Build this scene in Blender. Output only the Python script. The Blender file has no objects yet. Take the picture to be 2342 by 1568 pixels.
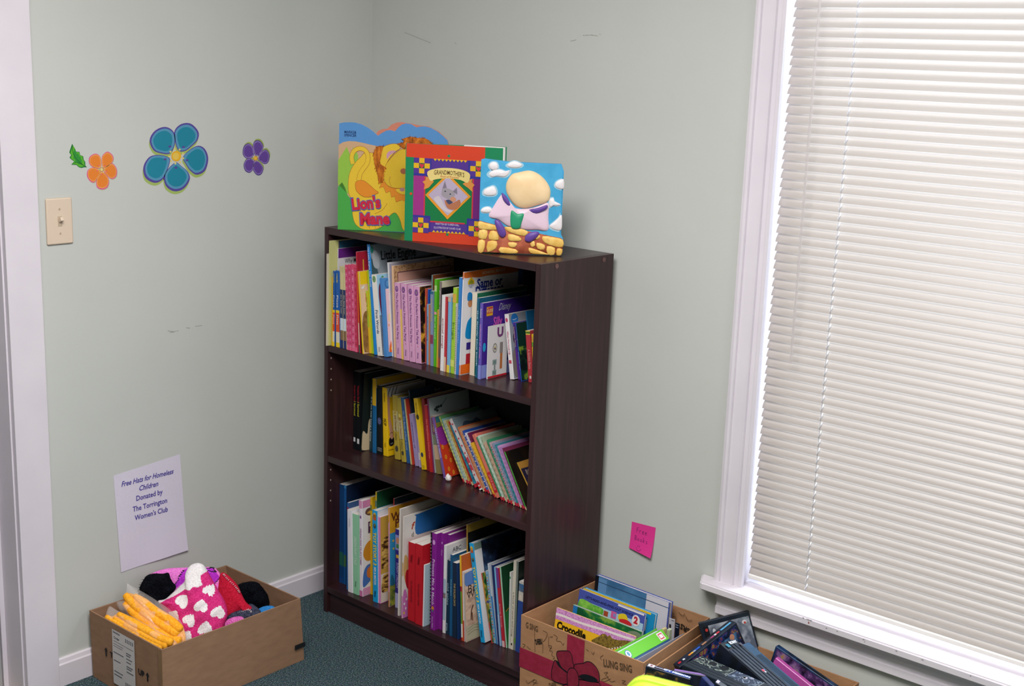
import bpy, bmesh, math, random
from mathutils import Vector, Matrix
from mathutils.geometry import tessellate_polygon
random.seed(7)
S = bpy.context.scene
C = S.collection
V = Vector
PI = math.pi

# ---------------------------------------------------------------- camera
CAM = V((2.9125, -2.7236, 1.666))
def rotm(rx, ry, rz):
    return Matrix.Rotation(rz, 3, 'Z') @ Matrix.Rotation(ry, 3, 'Y') @ Matrix.Rotation(rx, 3, 'X')
CR3 = rotm(1.35025, -0.034592, 0.714182)
FPX = 2967.2
cd = bpy.data.cameras.new('camera'); cam = bpy.data.objects.new('camera', cd); C.objects.link(cam)
cam.location = CAM; cam.rotation_euler = CR3.to_euler('XYZ')
cd.sensor_width = 36; cd.lens = FPX / 2342 * 36; cd.clip_start = .02; cd.clip_end = 60
cd.dof.use_dof = True; cd.dof.focus_distance = 3.25; cd.dof.aperture_fstop = 4.5
S.camera = cam

# ---------------------------------------------------------------- light and exposure
S.view_settings.view_transform = 'Standard'; S.view_settings.look = 'None'
S.view_settings.exposure = 0.0; S.view_settings.gamma = 1; S.view_settings.use_curve_mapping = False
w = bpy.data.worlds.new('sky'); S.world = w; w.use_nodes = True
bg = w.node_tree.nodes['Background']; bg.inputs[0].default_value = (.80, .90, 1, 1); bg.inputs[1].default_value = 5.0

def area(name, loc, target, sx, sy, power, col):
    l = bpy.data.lights.new(name, 'AREA'); l.shape = 'RECTANGLE'; l.size = sx; l.size_y = sy
    l.energy = power; l.color = col
    o = bpy.data.objects.new(name, l); C.objects.link(o); o.location = loc
    o.rotation_euler = (V(target) - V(loc)).to_track_quat('-Z', 'Y').to_euler()
    return o
area('ceiling_light_panel', (1.75, -1.75, 2.47), (1.75, -1.75, 0), 1.3, 1.0, 85, (1, .97, .955))
area('side_fill_light', (4.1, -1.9, 1.75), (0, -1.2, 1.2), 1.0, 1.0, 13, (.98, .96, 1))  # added fill from the unseen side; the wall there has no window
area('window_daylight', (1.85, .75, 2.35), (1.85, 0, 1.0), 1.6, 1.1, 102, (.74, .87, 1))

# ---------------------------------------------------------------- materials
def lin(c): return c / 12.92 if c <= .04045 else ((c + .055) / 1.055) ** 2.4
def rgb(h):
    h = h.lstrip('#')
    if len(h) == 3: h = ''.join(x * 2 for x in h)
    return tuple(lin(int(h[i:i + 2], 16) / 255) for i in (0, 2, 4)) + (1,)
MATS = {}
def mat(h, rough=.42, spec=.35):
    """printed paper or card: one ink with a faint fibre variation"""
    k = (h, rough, spec)
    if k in MATS: return MATS[k]
    m = bpy.data.materials.new('ink_' + h.lstrip('#')); m.use_nodes = True
    nt = m.node_tree; b = nt.nodes['Principled BSDF']
    b.inputs['Roughness'].default_value = rough; b.inputs['Specular IOR Level'].default_value = spec
    n = nt.nodes.new('ShaderNodeTexNoise'); n.inputs['Scale'].default_value = 160
    r = nt.nodes.new('ShaderNodeMixRGB'); r.blend_type = 'MULTIPLY'; r.inputs[0].default_value = .28
    r.inputs[1].default_value = rgb(h); nt.links.new(n.outputs['Fac'], r.inputs[2])
    nt.links.new(r.outputs[0], b.inputs['Base Color'])
    MATS[k] = m; return m
def mnoise(name, stops, scale=20, detail=3, rough=.45, stretch=(1, 1, 1), bump=0, dist=0, spec=.35, metal=0):
    if name in MATS: return MATS[name]
    m = bpy.data.materials.new(name); m.use_nodes = True; nt = m.node_tree; b = nt.nodes['Principled BSDF']
    tc = nt.nodes.new('ShaderNodeTexCoord'); mp = nt.nodes.new('ShaderNodeMapping'); mp.inputs['Scale'].default_value = stretch
    n = nt.nodes.new('ShaderNodeTexNoise'); n.inputs['Scale'].default_value = scale; n.inputs['Detail'].default_value = detail
    n.inputs['Distortion'].default_value = dist
    cr = nt.nodes.new('ShaderNodeValToRGB')
    e = cr.color_ramp.elements
    while len(e) > 1: e.remove(e[-1])
    e[0].position = stops[0][0]; e[0].color = rgb(stops[0][1])
    for p, c in stops[1:]:
        q = e.new(p); q.color = rgb(c)
    L = nt.links
    L.new(tc.outputs['Object'], mp.inputs[0]); L.new(mp.outputs[0], n.inputs['Vector']); L.new(n.outputs['Fac'], cr.inputs[0])
    L.new(cr.outputs[0], b.inputs['Base Color'])
    b.inputs['Roughness'].default_value = rough; b.inputs['Specular IOR Level'].default_value = spec; b.inputs['Metallic'].default_value = metal
    if bump:
        bp = nt.nodes.new('ShaderNodeBump'); bp.inputs['Strength'].default_value = bump; bp.inputs['Distance'].default_value = .002
        L.new(n.outputs['Fac'], bp.inputs['Height']); L.new(bp.outputs[0], b.inputs['Normal'])
    MATS[name] = m; return m

def wall_mat():
    return mnoise('wall_paint', [(.3, 'C0C3BE'), (.7, 'C4C7C2')], 3, 4, .5, bump=.05, spec=.25)
M_WALL = wall_mat()
M_WHITE = mnoise('white_gloss_paint', [(.3, 'D6D0D8'), (.7, 'DDD7DE')], 6, 3, .35, bump=.05)
M_JAMB = mnoise('grey_door_paint', [(.3, '9A9A9C'), (.7, 'A8A8AA')], 6, 3, .5)
M_CEIL = mnoise('ceiling_paint', [(.3, 'D8D6D0'), (.7, 'E0DED8')], 6, 3, .8)
M_WOOD = mnoise('espresso_laminate', [(.28, '28171A'), (.5, '321C1E'), (.75, '3E2427')], 9, 6, .36, stretch=(9, 9, .55), dist=.4, spec=.42)
M_WOODH = mnoise('espresso_laminate_cross', [(.28, '27161A'), (.5, '301B1E'), (.75, '3A2226')], 9, 6, .3, stretch=(.55, 9, 9), dist=.4, spec=.45)
M_EDGE = mnoise('espresso_edge_band', [(.3, '32242C'), (.7, '3A2A32')], 20, 3, .4, stretch=(1, 1, 1))
M_KRAFT = mnoise('kraft_card', [(.3, '8E6E56'), (.7, '9A795F')], 26, 5, .85, stretch=(1, 1, 3), bump=.05, spec=.15)
M_KRAFT2 = mnoise('orange_kraft_card', [(.3, 'A47A58'), (.7, 'B08460')], 26, 5, .8, stretch=(1, 1, 3), bump=.05, spec=.15)
M_PAGES = mnoise('page_edges', [(.35, 'CFC8C0'), (.65, 'EAE4DC')], 60, 4, .8, stretch=(30, 30, 1), spec=.1)
M_PAGESG = mnoise('grey_page_edges', [(.35, 'B4BEC4'), (.65, 'D4DCE0')], 60, 4, .8, stretch=(30, 30, 1), spec=.1)
def carpet_mat():
    m = bpy.data.materials.new('carpet_loop_pile'); m.use_nodes = True; nt = m.node_tree; b = nt.nodes['Principled BSDF']; L = nt.links
    tc = nt.nodes.new('ShaderNodeTexCoord')
    v = nt.nodes.new('ShaderNodeTexVoronoi'); v.inputs['Scale'].default_value = 430; v.inputs['Randomness'].default_value = 1
    n = nt.nodes.new('ShaderNodeTexNoise'); n.inputs['Scale'].default_value = 250; n.inputs['Detail'].default_value = 4
    cr = nt.nodes.new('ShaderNodeValToRGB'); e = cr.color_ramp.elements
    e[0].position = .34; e[0].color = rgb('30434B'); e[1].position = .66; e[1].color = rgb('8A9C9E')
    q = e.new(.5); q.color = rgb('506870')
    L.new(tc.outputs['Object'], v.inputs['Vector']); L.new(tc.outputs['Object'], n.inputs['Vector'])
    L.new(n.outputs['Fac'], cr.inputs[0])
    mx = nt.nodes.new('ShaderNodeMixRGB'); mx.blend_type = 'MULTIPLY'; mx.inputs[0].default_value = .35
    L.new(cr.outputs[0], mx.inputs[1]); L.new(v.outputs['Color'], mx.inputs[2])
    L.new(mx.outputs[0], b.inputs['Base Color'])
    bp = nt.nodes.new('ShaderNodeBump'); bp.inputs['Strength'].default_value = 1; bp.inputs['Distance'].default_value = .004
    L.new(v.outputs['Distance'], bp.inputs['Height']); L.new(bp.outputs[0], b.inputs['Normal'])
    b.inputs['Roughness'].default_value = 1; b.inputs['Specular IOR Level'].default_value = .05
    return m
M_CARPET = carpet_mat()
def thin_mat(name, col, trans, rough=.4, alpha=0):
    """thin plastic or cloth that lets light through: diffuse + translucent (+ clear)"""
    m = bpy.data.materials.new(name); m.use_nodes = True; nt = m.node_tree; L = nt.links
    nt.nodes.remove(nt.nodes['Principled BSDF']); out = nt.nodes['Material Output']
    d = nt.nodes.new('ShaderNodeBsdfDiffuse'); t = nt.nodes.new('ShaderNodeBsdfTranslucent'); g = nt.nodes.new('ShaderNodeBsdfGlossy')
    d.inputs[0].default_value = rgb(col); t.inputs[0].default_value = rgb(col); g.inputs['Roughness'].default_value = rough
    n = nt.nodes.new('ShaderNodeTexNoise'); n.inputs['Scale'].default_value = 40
    mr = nt.nodes.new('ShaderNodeMapRange'); mr.inputs['To Min'].default_value = trans * .9; mr.inputs['To Max'].default_value = trans * 1.1
    L.new(n.outputs['Fac'], mr.inputs['Value'])
    a = nt.nodes.new('ShaderNodeMixShader'); L.new(mr.outputs[0], a.inputs[0]); L.new(d.outputs[0], a.inputs[1]); L.new(t.outputs[0], a.inputs[2])
    b = nt.nodes.new('ShaderNodeMixShader'); b.inputs[0].default_value = .06; L.new(a.outputs[0], b.inputs[1]); L.new(g.outputs[0], b.inputs[2])
    last = b
    if alpha:
        tr = nt.nodes.new('ShaderNodeBsdfTransparent'); c = nt.nodes.new('ShaderNodeMixShader'); c.inputs[0].default_value = alpha
        L.new(b.outputs[0], c.inputs[1]); L.new(tr.outputs[0], c.inputs[2]); last = c
    L.new(last.outputs[0], out.inputs[0]); return m
M_SLAT = thin_mat('blind_slat_vinyl', 'ADA49D', .17)
M_GLASS = thin_mat('window_glass', 'FFFFFF', .1, .02, .94)
M_CLEAR = thin_mat('clear_polybag', 'FFFFFF', .3, .12, .80)
M_WAND = thin_mat('clear_acrylic', 'C8C0BC', .2, .1, .6)

# ---------------------------------------------------------------- mesh helpers
class MB:
    """collects polygons with materials; build() links them as one mesh object"""
    def __init__(s): s.v = []; s.f = []; s.m = []; s.mats = []
    def mi(s, m):
        if isinstance(m, str): m = mat(m)
        if m not in s.mats: s.mats.append(m)
        return s.mats.index(m)
    def add(s, vs, fs, m):
        n = len(s.v); k = s.mi(m)
        s.v += [V(p) for p in vs]
        for f in fs: s.f.append([i + n for i in f]); s.m.append(k)
        return s
    def box(s, a, b, m):
        x0, y0, z0 = a; x1, y1, z1 = b
        return s.add([(x0,y0,z0),(x1,y0,z0),(x1,y1,z0),(x0,y1,z0),(x0,y0,z1),(x1,y0,z1),(x1,y1,z1),(x0,y1,z1)],
            [(0,3,2,1),(4,5,6,7),(0,1,5,4),(1,2,6,5),(2,3,7,6),(3,0,4,7)], m)
    def bbox(s, a, b, m, r=.002, seg=2, M=None):
        bm = bmesh.new(); bmesh.ops.create_cube(bm, size=1)
        a = V(a); b = V(b)
        for v in bm.verts: v.co = V([(a[i] + b[i]) / 2 + v.co[i] * (b[i] - a[i]) for i in range(3)])
        if r: bmesh.ops.bevel(bm, geom=bm.edges[:], offset=r, segments=seg, affect='EDGES', profile=.5)
        bm.verts.index_update()
        vs = [(M @ v.co) if M else v.co.copy() for v in bm.verts]; fs = [[v.index for v in f.verts] for f in bm.faces]
        bm.free(); return s.add(vs, fs, m)
    def prism(s, prof, a, b, m):
        """profile of 3D points at a, swept by vector b-a"""
        d = V(b) - V(a); n = len(prof)
        vs = [V(p) for p in prof] + [V(p) + d for p in prof]
        fs = [(i, (i + 1) % n, (i + 1) % n + n, i + n) for i in range(n)]
        s.add(vs, fs, m)
        s.add(vs[:n], [t for t in tessellate_polygon([[V(p) for p in vs[:n]]])], m)
        return s.add(vs[n:], [t for t in tessellate_polygon([[V(p) for p in vs[n:]]])], m)
    def tube(s, pts, r, m, seg=8):
        pts = [V(p) for p in pts]; n = len(pts); vs = []; rr = r if isinstance(r, list) else [r] * n
        for i, p in enumerate(pts):
            d = (pts[min(i + 1, n - 1)] - pts[max(i - 1, 0)]).normalized()
            u = d.orthogonal().normalized() if i == 0 else (u - d * u.dot(d)).normalized()
            w_ = d.cross(u)
            for k in range(seg):
                t = 2 * PI * k / seg; vs.append(p + (u * math.cos(t) + w_ * math.sin(t)) * rr[i])
        fs = [(i*seg+k, i*seg+(k+1)%seg, (i+1)*seg+(k+1)%seg, (i+1)*seg+k) for i in range(n-1) for k in range(seg)]
        fs += [tuple(range(seg))[::-1], tuple(range((n-1)*seg, n*seg))]
        return s.add(vs, fs, m)
    def build(s, name, parent=None, loc=None, smooth=False, world=True):
        """world: points are world points; the object's origin goes to loc (or the parent's place)"""
        me = bpy.data.meshes.new(name)
        o = bpy.data.objects.new(name, me); C.objects.link(o)
        off = V((0, 0, 0))
        if world:
            if parent:
                p = parent
                off = V((0, 0, 0))
                while p: off += p.location; p = p.parent
            else:
                if loc is None:
                    xs = [p.x for p in s.v]; ys = [p.y for p in s.v]; zs = [p.z for p in s.v]
                    loc = V(((min(xs) + max(xs)) / 2, (min(ys) + max(ys)) / 2, min(zs)))
                off = V(loc); o.location = loc
        me.from_pydata([tuple(p - off) for p in s.v], [], [tuple(f) for f in s.f])
        for m in s.mats: me.materials.append(m)
        me.polygons.foreach_set('material_index', s.m)
        if smooth: me.polygons.foreach_set('use_smooth', [True] * len(me.polygons))
        me.update(); o.parent = parent
        return o
def tag(o, label, cat, group=None, kind=None):
    o['label'] = label; o['category'] = cat
    if group: o['group'] = group
    if kind: o['kind'] = kind
    return o
def thing(name, loc, label, cat, group=None):
    o = bpy.data.objects.new(name, None); C.objects.link(o); o.location = loc; o.empty_display_size = .05
    return tag(o, label, cat, group)
def struct(o): o['kind'] = 'structure'; return o

# flat frames for printing: pixel rays of the photo meet a real plane
def ray(u, v): return CR3 @ V(((u - 1171) / FPX, -(v - 784) / FPX, -1))
def on(u, v, P, n):
    d = ray(u, v); return CAM + d * ((V(P) - CAM).dot(n) / d.dot(n))
class Fr:
    def __init__(s, O, ex, ey, crop=None, eps=.0003):
        s.O = V(O); s.ex = V(ex).normalized(); s.ey = V(ey).normalized(); s.n = s.ex.cross(s.ey); s.crop = crop; s.eps = eps; s.clip = None
    def px(s, x, y):
        if s.crop: x = s.crop[0] + x / s.crop[2]; y = s.crop[1] + y / s.crop[2]
        p = on(x, y, s.O, s.n) - s.O; return (p.dot(s.ex), p.dot(s.ey))
    def P(s, a, b, lay=0):
        if s.clip: a = min(max(a, s.clip[0]), s.clip[1]); b = min(max(b, s.clip[2]), s.clip[3])
        return s.O + s.ex * a + s.ey * b + s.n * (s.eps * lay)
def poly(mb, fr, pts, m, lay=1, px=False):
    if px: pts = [fr.px(*p) for p in pts]
    vs = [fr.P(a, b, lay) for a, b in pts]
    tr = tessellate_polygon([[V((a, b, 0)) for a, b in pts]])
    mb.add(vs, [t if ((V(pts[t[1]]) - V(pts[t[0]])).cross(V(pts[t[2]]) - V(pts[t[0]])) > 0) else t[::-1] for t in tr], m)
def smooth_pts(pts, n=6, closed=True):
    out = []; N = len(pts)
    for i in range(N if closed else N - 1):
        g = lambda k: V(pts[(i + k) % N] if closed else pts[min(max(i + k, 0), N - 1)])
        p0, p1, p2, p3 = g(-1), g(0), g(1), g(2)
        for j in range(n):
            t = j / n
            q = .5 * ((2 * p1) + (p2 - p0) * t + (2 * p0 - 5 * p1 + 4 * p2 - p3) * t * t + (3 * p1 - p0 - 3 * p2 + p3) * t ** 3)
            out.append((q.x, q.y))
    if not closed: out.append(tuple(pts[-1]))
    return out
def blob(mb, fr, pts, m, lay=1, px=False, n=5):
    if px: pts = [fr.px(*p) for p in pts]
    poly(mb, fr, smooth_pts(pts, n), m, lay)
def ell(mb, fr, c, rx, ry, m, lay=1, rot=0, n=20, px=False):
    if px:
        c0 = fr.px(*c); e = fr.px(c[0] + rx, c[1]); g = fr.px(c[0], c[1] + ry)
        rx = math.hypot(e[0] - c0[0], e[1] - c0[1]); ry = math.hypot(g[0] - c0[0], g[1] - c0[1]); c = c0
    pts = []
    for i in range(n):
        t = 2 * PI * i / n; x = rx * math.cos(t); y = ry * math.sin(t)
        pts.append((c[0] + x * math.cos(rot) - y * math.sin(rot), c[1] + x * math.sin(rot) + y * math.cos(rot)))
    poly(mb, fr, pts, m, lay)
def stroke(mb, fr, pts, wd, m, lay=2, px=False, closed=False, sm=0):
    if px: pts = [fr.px(*p) for p in pts]
    if sm: pts = smooth_pts(pts, sm, closed)
    N = len(pts)
    L = []; R = []
    for i in range(N):
        a = V(pts[(i - 1) % N] if closed else pts[max(i - 1, 0)]); b = V(pts[(i + 1) % N] if closed else pts[min(i + 1, N - 1)])
        d = (b - a); d = d.normalized() if d.length > 1e-9 else V((1, 0)); q = V((-d.y, d.x)) * wd / 2
        L.append(V(pts[i]) + q); R.append(V(pts[i]) - q)
    vs = [fr.P(p.x, p.y, lay) for p in L + R]
    mb.add(vs, [(i, (i + N), (i + 1) % N + N, (i + 1) % N) for i in range(N if closed else N - 1)], m)
def rect(mb, fr, a0, b0, a1, b1, m, lay=1):
    mb.add([fr.P(a0, b0, lay), fr.P(a1, b0, lay), fr.P(a1, b1, lay), fr.P(a0, b1, lay)], [(0, 1, 2, 3)], m)
TX = {}
def glyphs(s, bold=0):
    if (s, bold) in TX: return TX[(s, bold)]
    c = bpy.data.curves.new('t', 'FONT'); c.body = s; c.align_x = 'CENTER'; c.align_y = 'CENTER'; c.resolution_u = 2; c.offset = bold
    c.fill_mode = 'FRONT' if False else c.fill_mode
    o = bpy.data.objects.new('t', c); me = o.to_mesh()
    r = ([(v.co.x, v.co.y) for v in me.vertices], [tuple(p.vertices) for p in me.polygons])
    o.to_mesh_clear(); bpy.data.objects.remove(o); bpy.data.curves.remove(c)
    xs = [p[0] for p in r[0]] or [0]
    r = r + (max(xs) - min(xs),)
    TX[(s, bold)] = r; return r
def text(mb, fr, s, c, size, m, lay=3, rot=0, width=None, shear=0, bold=0, arch=0):
    """size: letter height factor; width: squeeze or stretch the line to this width"""
    vs, fs, W = glyphs(s, bold)
    if not vs: return
    sx = width / W if width else size
    out = []
    for x, y in vs:
        X = x * sx + shear * y * size; Y = y * size - arch * (x * sx) ** 2
        out.append(fr.P(c[0] + X * math.cos(rot) - Y * math.sin(rot), c[1] + X * math.sin(rot) + Y * math.cos(rot), lay))
    mb.add(out, fs, m)

# ================================================================ THE ROOM
RX, RY, RZ = 4.2, -4.0, 2.5
b = MB(); b.box((-.12, RY - .1, -.1), (RX + .1, .14, 0), M_CARPET); struct(b.build('floor'))
b = MB(); b.box((-.12, RY - .1, RZ), (RX + .1, .14, RZ + .1), M_CEIL); struct(b.build('ceiling'))
DY0, DY1, DZ = -1.197, -2.06, 2.04                      # door opening in the left wall
b = MB(); b.box((-.12, DY0 + .018, 0), (0, 0, RZ), M_WALL); b.box((-.12, DY1 - .018, DZ), (0, DY0 + .018, RZ), M_WALL); b.box((-.12, RY, 0), (0, DY1 - .018, RZ), M_WALL)
f = Fr((0, 0, 0), (0, 1, 0), (0, 0, 1))                 # scuffs on the left wall
SC = mnoise('wall_scuff', [(.4, '8E9088'), (.6, 'B4B6AC')], 300, 2, .8)
SC2 = mnoise('wall_patch', [(.4, 'C4C6BC'), (.6, 'C9CBC1')], 60, 2, .6)
for p in ([(383, 756), (395, 758), (408, 756)], [(388, 760), (398, 759)], [(425, 749), (434, 750)], [(446, 746), (462, 744)]):
    stroke(b, f, p, .0022, SC, 1, px=True)
struct(b.build('wall_left', loc=(0, 0, 0)))
WX0, WX1, WZ0, WZ1 = 1.366, 2.31, .352, 2.12            # window hole in the right-hand wall
b = MB(); b.box((-.12, 0, 0), (WX0, .14, RZ), M_WALL); b.box((WX1, 0, 0), (RX + .1, .14, RZ), M_WALL)
b.box((WX0, 0, 0), (WX1, .14, WZ0), M_WALL); b.box((WX0, 0, WZ1), (WX1, .14, RZ), M_WALL)
f = Fr((0, 0, 0), (1, 0, 0), (0, 0, 1))
for p in ([(1305, 94), (1318, 91)], [(1333, 81), (1352, 80), (1367, 82)], [(1040, 96), (1043, 101)], [(925, 74), (985, 98)], [(1370, 78), (1374, 79)]):
    stroke(b, f, p, .0016 if len(p) < 3 else .002, SC, 1, px=True)
struct(b.build('wall_right', loc=(0, 0, 0)))
M_WALL2 = mnoise('low_bounce_wall_paint', [(.3, '6E665E'), (.7, '766E66')], 3, 4, .6)  # dark colour chosen to cut light bounced off the two unseen walls
b = MB(); b.box((RX, RY, 0), (RX + .1, 0, RZ), M_WALL2); struct(b.build('wall_far_side'))
b = MB(); b.box((-.12, RY - .1, 0), (RX + .1, RY, RZ), M_WALL2); struct(b.build('wall_behind'))

# baseboards: board with an eased cap
def base_prof(t, h): return [(0, 0), (t, 0), (t, h - .016), (t - .003, h - .012), (t - .005, h - .002), (t - .008, h), (0, h)]
b = MB(); b.prism([(x, -.001, z) for x, z in base_prof(.013, .076)], (0, -.001, 0), (0, -1.104, 0), M_WHITE); struct(b.build('baseboard_left'))
b = MB(); b.prism([(.0, -x, z) for x, z in base_prof(.009, .076)], (0, 0, 0), (RX, 0, 0), M_WHITE); struct(b.build('baseboard_right'))
b = MB(); b.prism([(x, DY1 - .11, z) for x, z in base_prof(.013, .076)], (0, DY1 - .11, 0), (0, RY, 0), M_WHITE); struct(b.build('baseboard_rear'))

# door frame at the left edge: flat casing, jamb, stop, closed grey door
b = MB()
for y0, y1 in ((-1.193, -1.104), (DY1 - .09, DY1 - .004)):
    b.bbox((0, y0, 0), (.018, y1, DZ + .09), M_WHITE, .0015)
b.bbox((0, DY1 - .004, DZ + .004), (.018, -1.193, DZ + .09), M_WHITE, .0015)
struct(b.build('trim_1'))
b = MB(); b.box((-.12, DY0, 0), (.002, DY0 + .018, DZ + .01), M_WHITE); b.box((-.12, DY1 - .018, 0), (.002, DY1, DZ + .01), M_WHITE)
b.box((-.12, DY1, DZ), (.002, DY0, DZ + .018), M_WHITE)
b.box((-.115, DY0 - .012, 0), (-.075, DY0, DZ), M_WHITE)
fr_ = struct(b.build('trim_2'))
d = MB(); d.bbox((-.118, DY1 + .003, .006), (-.078, DY0 - .014, DZ - .003), M_JAMB, .002)
d.box((-.077, DY1 + .12, .25), (-.0765, DY0 - .12, .95), mat('8E8E90')); d.box((-.077, DY1 + .12, 1.1), (-.0765, DY0 - .12, 1.85), mat('8E8E90'))
do = struct(d.build('door_1'))
h = MB(); h.tube([(-.078, DY1 + .07, .98), (-.03, DY1 + .07, .98)], .012, mat('B0A890', .25)); h.tube([(-.045, DY1 + .07, .98), (-.033, DY1 + .07, .98), (-.02, DY1 + .07, .98), (-.012, DY1 + .07, .98)], [.012, .028, .03, .014], mat('B0A890', .25), 16)
h.build('door_handle', do, smooth=True)
b = MB(); b.bbox((-.118, DY1, 0), (-.004, DY0, .005), mnoise('tan_threshold', [(.4, '9C9080'), (.6, 'B4A894')], 300, 2, .9), .001); struct(b.build('trim_3'))

# window: fluted casing, stool, apron, sash with glass
def casing(x0, x1, z0, z1, flip=False):
    """colonial profile across x, standing on the stool"""
    pr = [(0, 0), (0, .019), (.008, .021), (.014, .0195), (.0165, .0140), (.044, .0120), (.046, .0155), (.051, .0155), (.0535, .0100), (.064, .0090), (.066, .0118), (.075, .0108), (.075, 0)]
    mb = MB(); W = x1 - x0
    pts = [((x0 + p * W / .075) if not flip else (x1 - p * W / .075), -q, z0) for p, q in pr]
    mb.prism(pts, (0, 0, z0), (0, 0, z1), M_WHITE); return mb
wf = casing(1.3085, 1.384, .372, 2.2).build('window_1'); struct(wf)
struct(casing(WX1 - .018, WX1 + .057, .372, 2.2, True).build('trim_4'))
b = MB(); b.prism([(1.3085, -q, 2.12 + p) for p, q in [(0, 0), (0, .008), (.06, .012), (.075, .02), (.075, 0)]], (1.3085, 0, 0), (WX1 + .057, 0, 0), M_WHITE); struct(b.build('trim_5'))
b = MB()                                             # jambs lining the hole, with a sash and its glass behind the blind
b.box((WX0, .0, .366), (1.3705, .14, WZ1), M_WHITE); b.box((WX1 - .012, 0, .366), (WX1, .14, WZ1), M_WHITE); b.box((1.3705, 0, WZ1 - .012), (WX1 - .012, .14, WZ1), M_WHITE)
b.build('window_frame', wf)
b = MB()
for z0, z1, y0 in ((.372, 2.108, .09),):
    b.box((1.3705, y0, z0), (1.42, y0 + .024, z1), M_WHITE); b.box((WX1 - .054, y0, z0), (WX1 - .012, y0 + .024, z1), M_WHITE)
    b.box((1.42, y0, z0), (WX1 - .054, y0 + .024, z0 + .045), M_WHITE); b.box((1.42, y0, z1 - .035), (WX1 - .054, y0 + .024, z1), M_WHITE)
b.build('window_sash', wf)
b = MB(); b.box((1.42, .101, .417), (WX1 - .054, .104, 2.073), M_GLASS); b.build('window_glass', wf)
# stool with a horn and an eased nose
out = [(1.262, -.001), (1.289, -.053), (WX1 + .10, -.053), (WX1 + .125, -.001), (WX1 - .0, -.001), (WX1, .14), (WX0, .14), (WX0, -.001)]
bm = bmesh.new()
vs = [bm.verts.new((x, y, .350)) for x, y in out]; fa = bm.faces.new(vs)
ex = bmesh.ops.extrude_face_region(bm, geom=[fa]); bmesh.ops.translate(bm, vec=(0, 0, .022), verts=[e for e in ex['geom'] if isinstance(e, bmesh.types.BMVert)])
bmesh.ops.recalc_face_normals(bm, faces=bm.faces[:])
bmesh.ops.bevel(bm, geom=[e for e in bm.edges if all(v.co.y < .001 for v in e.verts)], offset=.004, segments=3, affect='EDGES')
bm.verts.index_update(); s_ = MB(); s_.add([v.co.copy() for v in bm.verts], [[v.index for v in q.verts] for q in bm.faces], M_WHITE); bm.free()
wear = mnoise('chipped_paint', [(.45, 'A8A4A6'), (.6, '8C8684')], 400, 2, .8)
f = Fr((0, -.053, 0), (1, 0, 0), (0, 0, 1), eps=.0004)
for (u, v, w_) in ((1850, 1412, .010), (1856, 1418, .007), (1838, 1408, .004), (1915, 1443, .004), (1978, 1467, .003), (1976, 1462, .005), (1890, 1436, .004), (2050, 1488, .004), (2110, 1508, .005), (2220, 1545, .004)):
    a_, b_ = f.px(u, v); b_ = min(max(b_, .353), .368); blob(s_, f, [(a_ + random.uniform(-.3, .3) * w_ + math.cos(t) * w_ * .5, b_ + math.sin(t) * .0016) for t in (0, 1, 2, 3, 4, 5)], wear, 1)
blob(s_, f, [(f.px(1850, 1420)[0] + math.cos(t) * .0015, .361 + math.sin(t) * .003) for t in (0, 1.2, 2.5, 3.7, 5)], 'A04038', 2)
struct(s_.build('window_2_stool')); bpy.data.objects['window_2_stool'].name = 'trim_6'
b = MB()
ap = [(0, .350), (-.034, .350), (-.030, .340), (-.019, .331), (-.014, .318), (-.014, .307), (-.019, .305), (-.019, .2865), (-.016, .284), (0, .284)]
b.prism([(1.318, y, z) for y, z in ap], (1.318, 0, 0), (WX1 + .07, 0, 0), M_WHITE)
struct(b.build('trim_7'))

# ================================================================ THE BLIND
BX0, BX1, BY = 1.3815, WX1 - .016, .034
bl = thing('window_blind', ((BX0 + BX1) / 2, BY, .39), 'closed white horizontal slatted blind hanging in front of the window', 'window blind')
pitch = .0217; nsl = 78; zb = .4105
th = math.radians(57)                                   # room edge down
me_mb = MB()
n = 6
vs = []; fs = []
for x in (BX0, BX1):
    for i in range(n + 1):
        s = (i / n - .5) * .0265; c = .0021 * (1 - (2 * i / n - 1) ** 2)
        # i=0: outer top edge, i=n: room bottom edge
        vs.append((x, BY - s * math.cos(th) - c * math.sin(th), zb - s * math.sin(th) + c * math.cos(th)))
fs = [(i, i + 1, i + n + 2, i + n + 1) for i in range(n)]
me_mb.add(vs, fs, M_SLAT)
sl = me_mb.build('slat', bl, smooth=True)
for k in range(1, nsl):
    o = sl.copy(); C.objects.link(o); o.parent = bl; o.location = (0, 0, k * pitch)
b = MB(); b.bbox((BX0, BY - .012, .388), (BX1, BY + .012, .3985), mat('ECE8E2', .4), .002); b.build('bottom_rail', bl)
b = MB(); b.bbox((BX0, BY - .02, zb + nsl * pitch - .004), (BX1, BY + .02, 2.104), mat('ECE8E2', .4), .002); b.build('head_rail', bl)
cordm = mat('F4F4F8', .7)
for cx in (1.541, 2.14):
    b = MB()
    for k in range(nsl):                                # a twist of ladder cord over each slat
        z = zb + k * pitch
        b.tube([(cx - .0005, BY - .0088, z - .010), (cx - .0018, BY - .0078, z - .003), (cx + .0014, BY - .006, z + .003), (cx + .001, BY - .0022, z + .0095)], [.0006, .0017, .0018, .0006], cordm, 6)
    b.tube([(cx, BY - .0095, .390), (cx, BY - .0095, 2.09)], .0003, mat('B8BCCC'), 5); b.build('ladder_cord', bl, smooth=True)
b = MB(); b.tube([(1.4605, -.002, 2.06), (1.4635, -.001, .965)], .0032, M_WAND, 6); b.tube([(1.4605, -.002, 2.075), (1.4605, BY - .018, 2.09)], .0015, mat('D0D0D0')); b.build('tilt_wand', bl)

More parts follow.
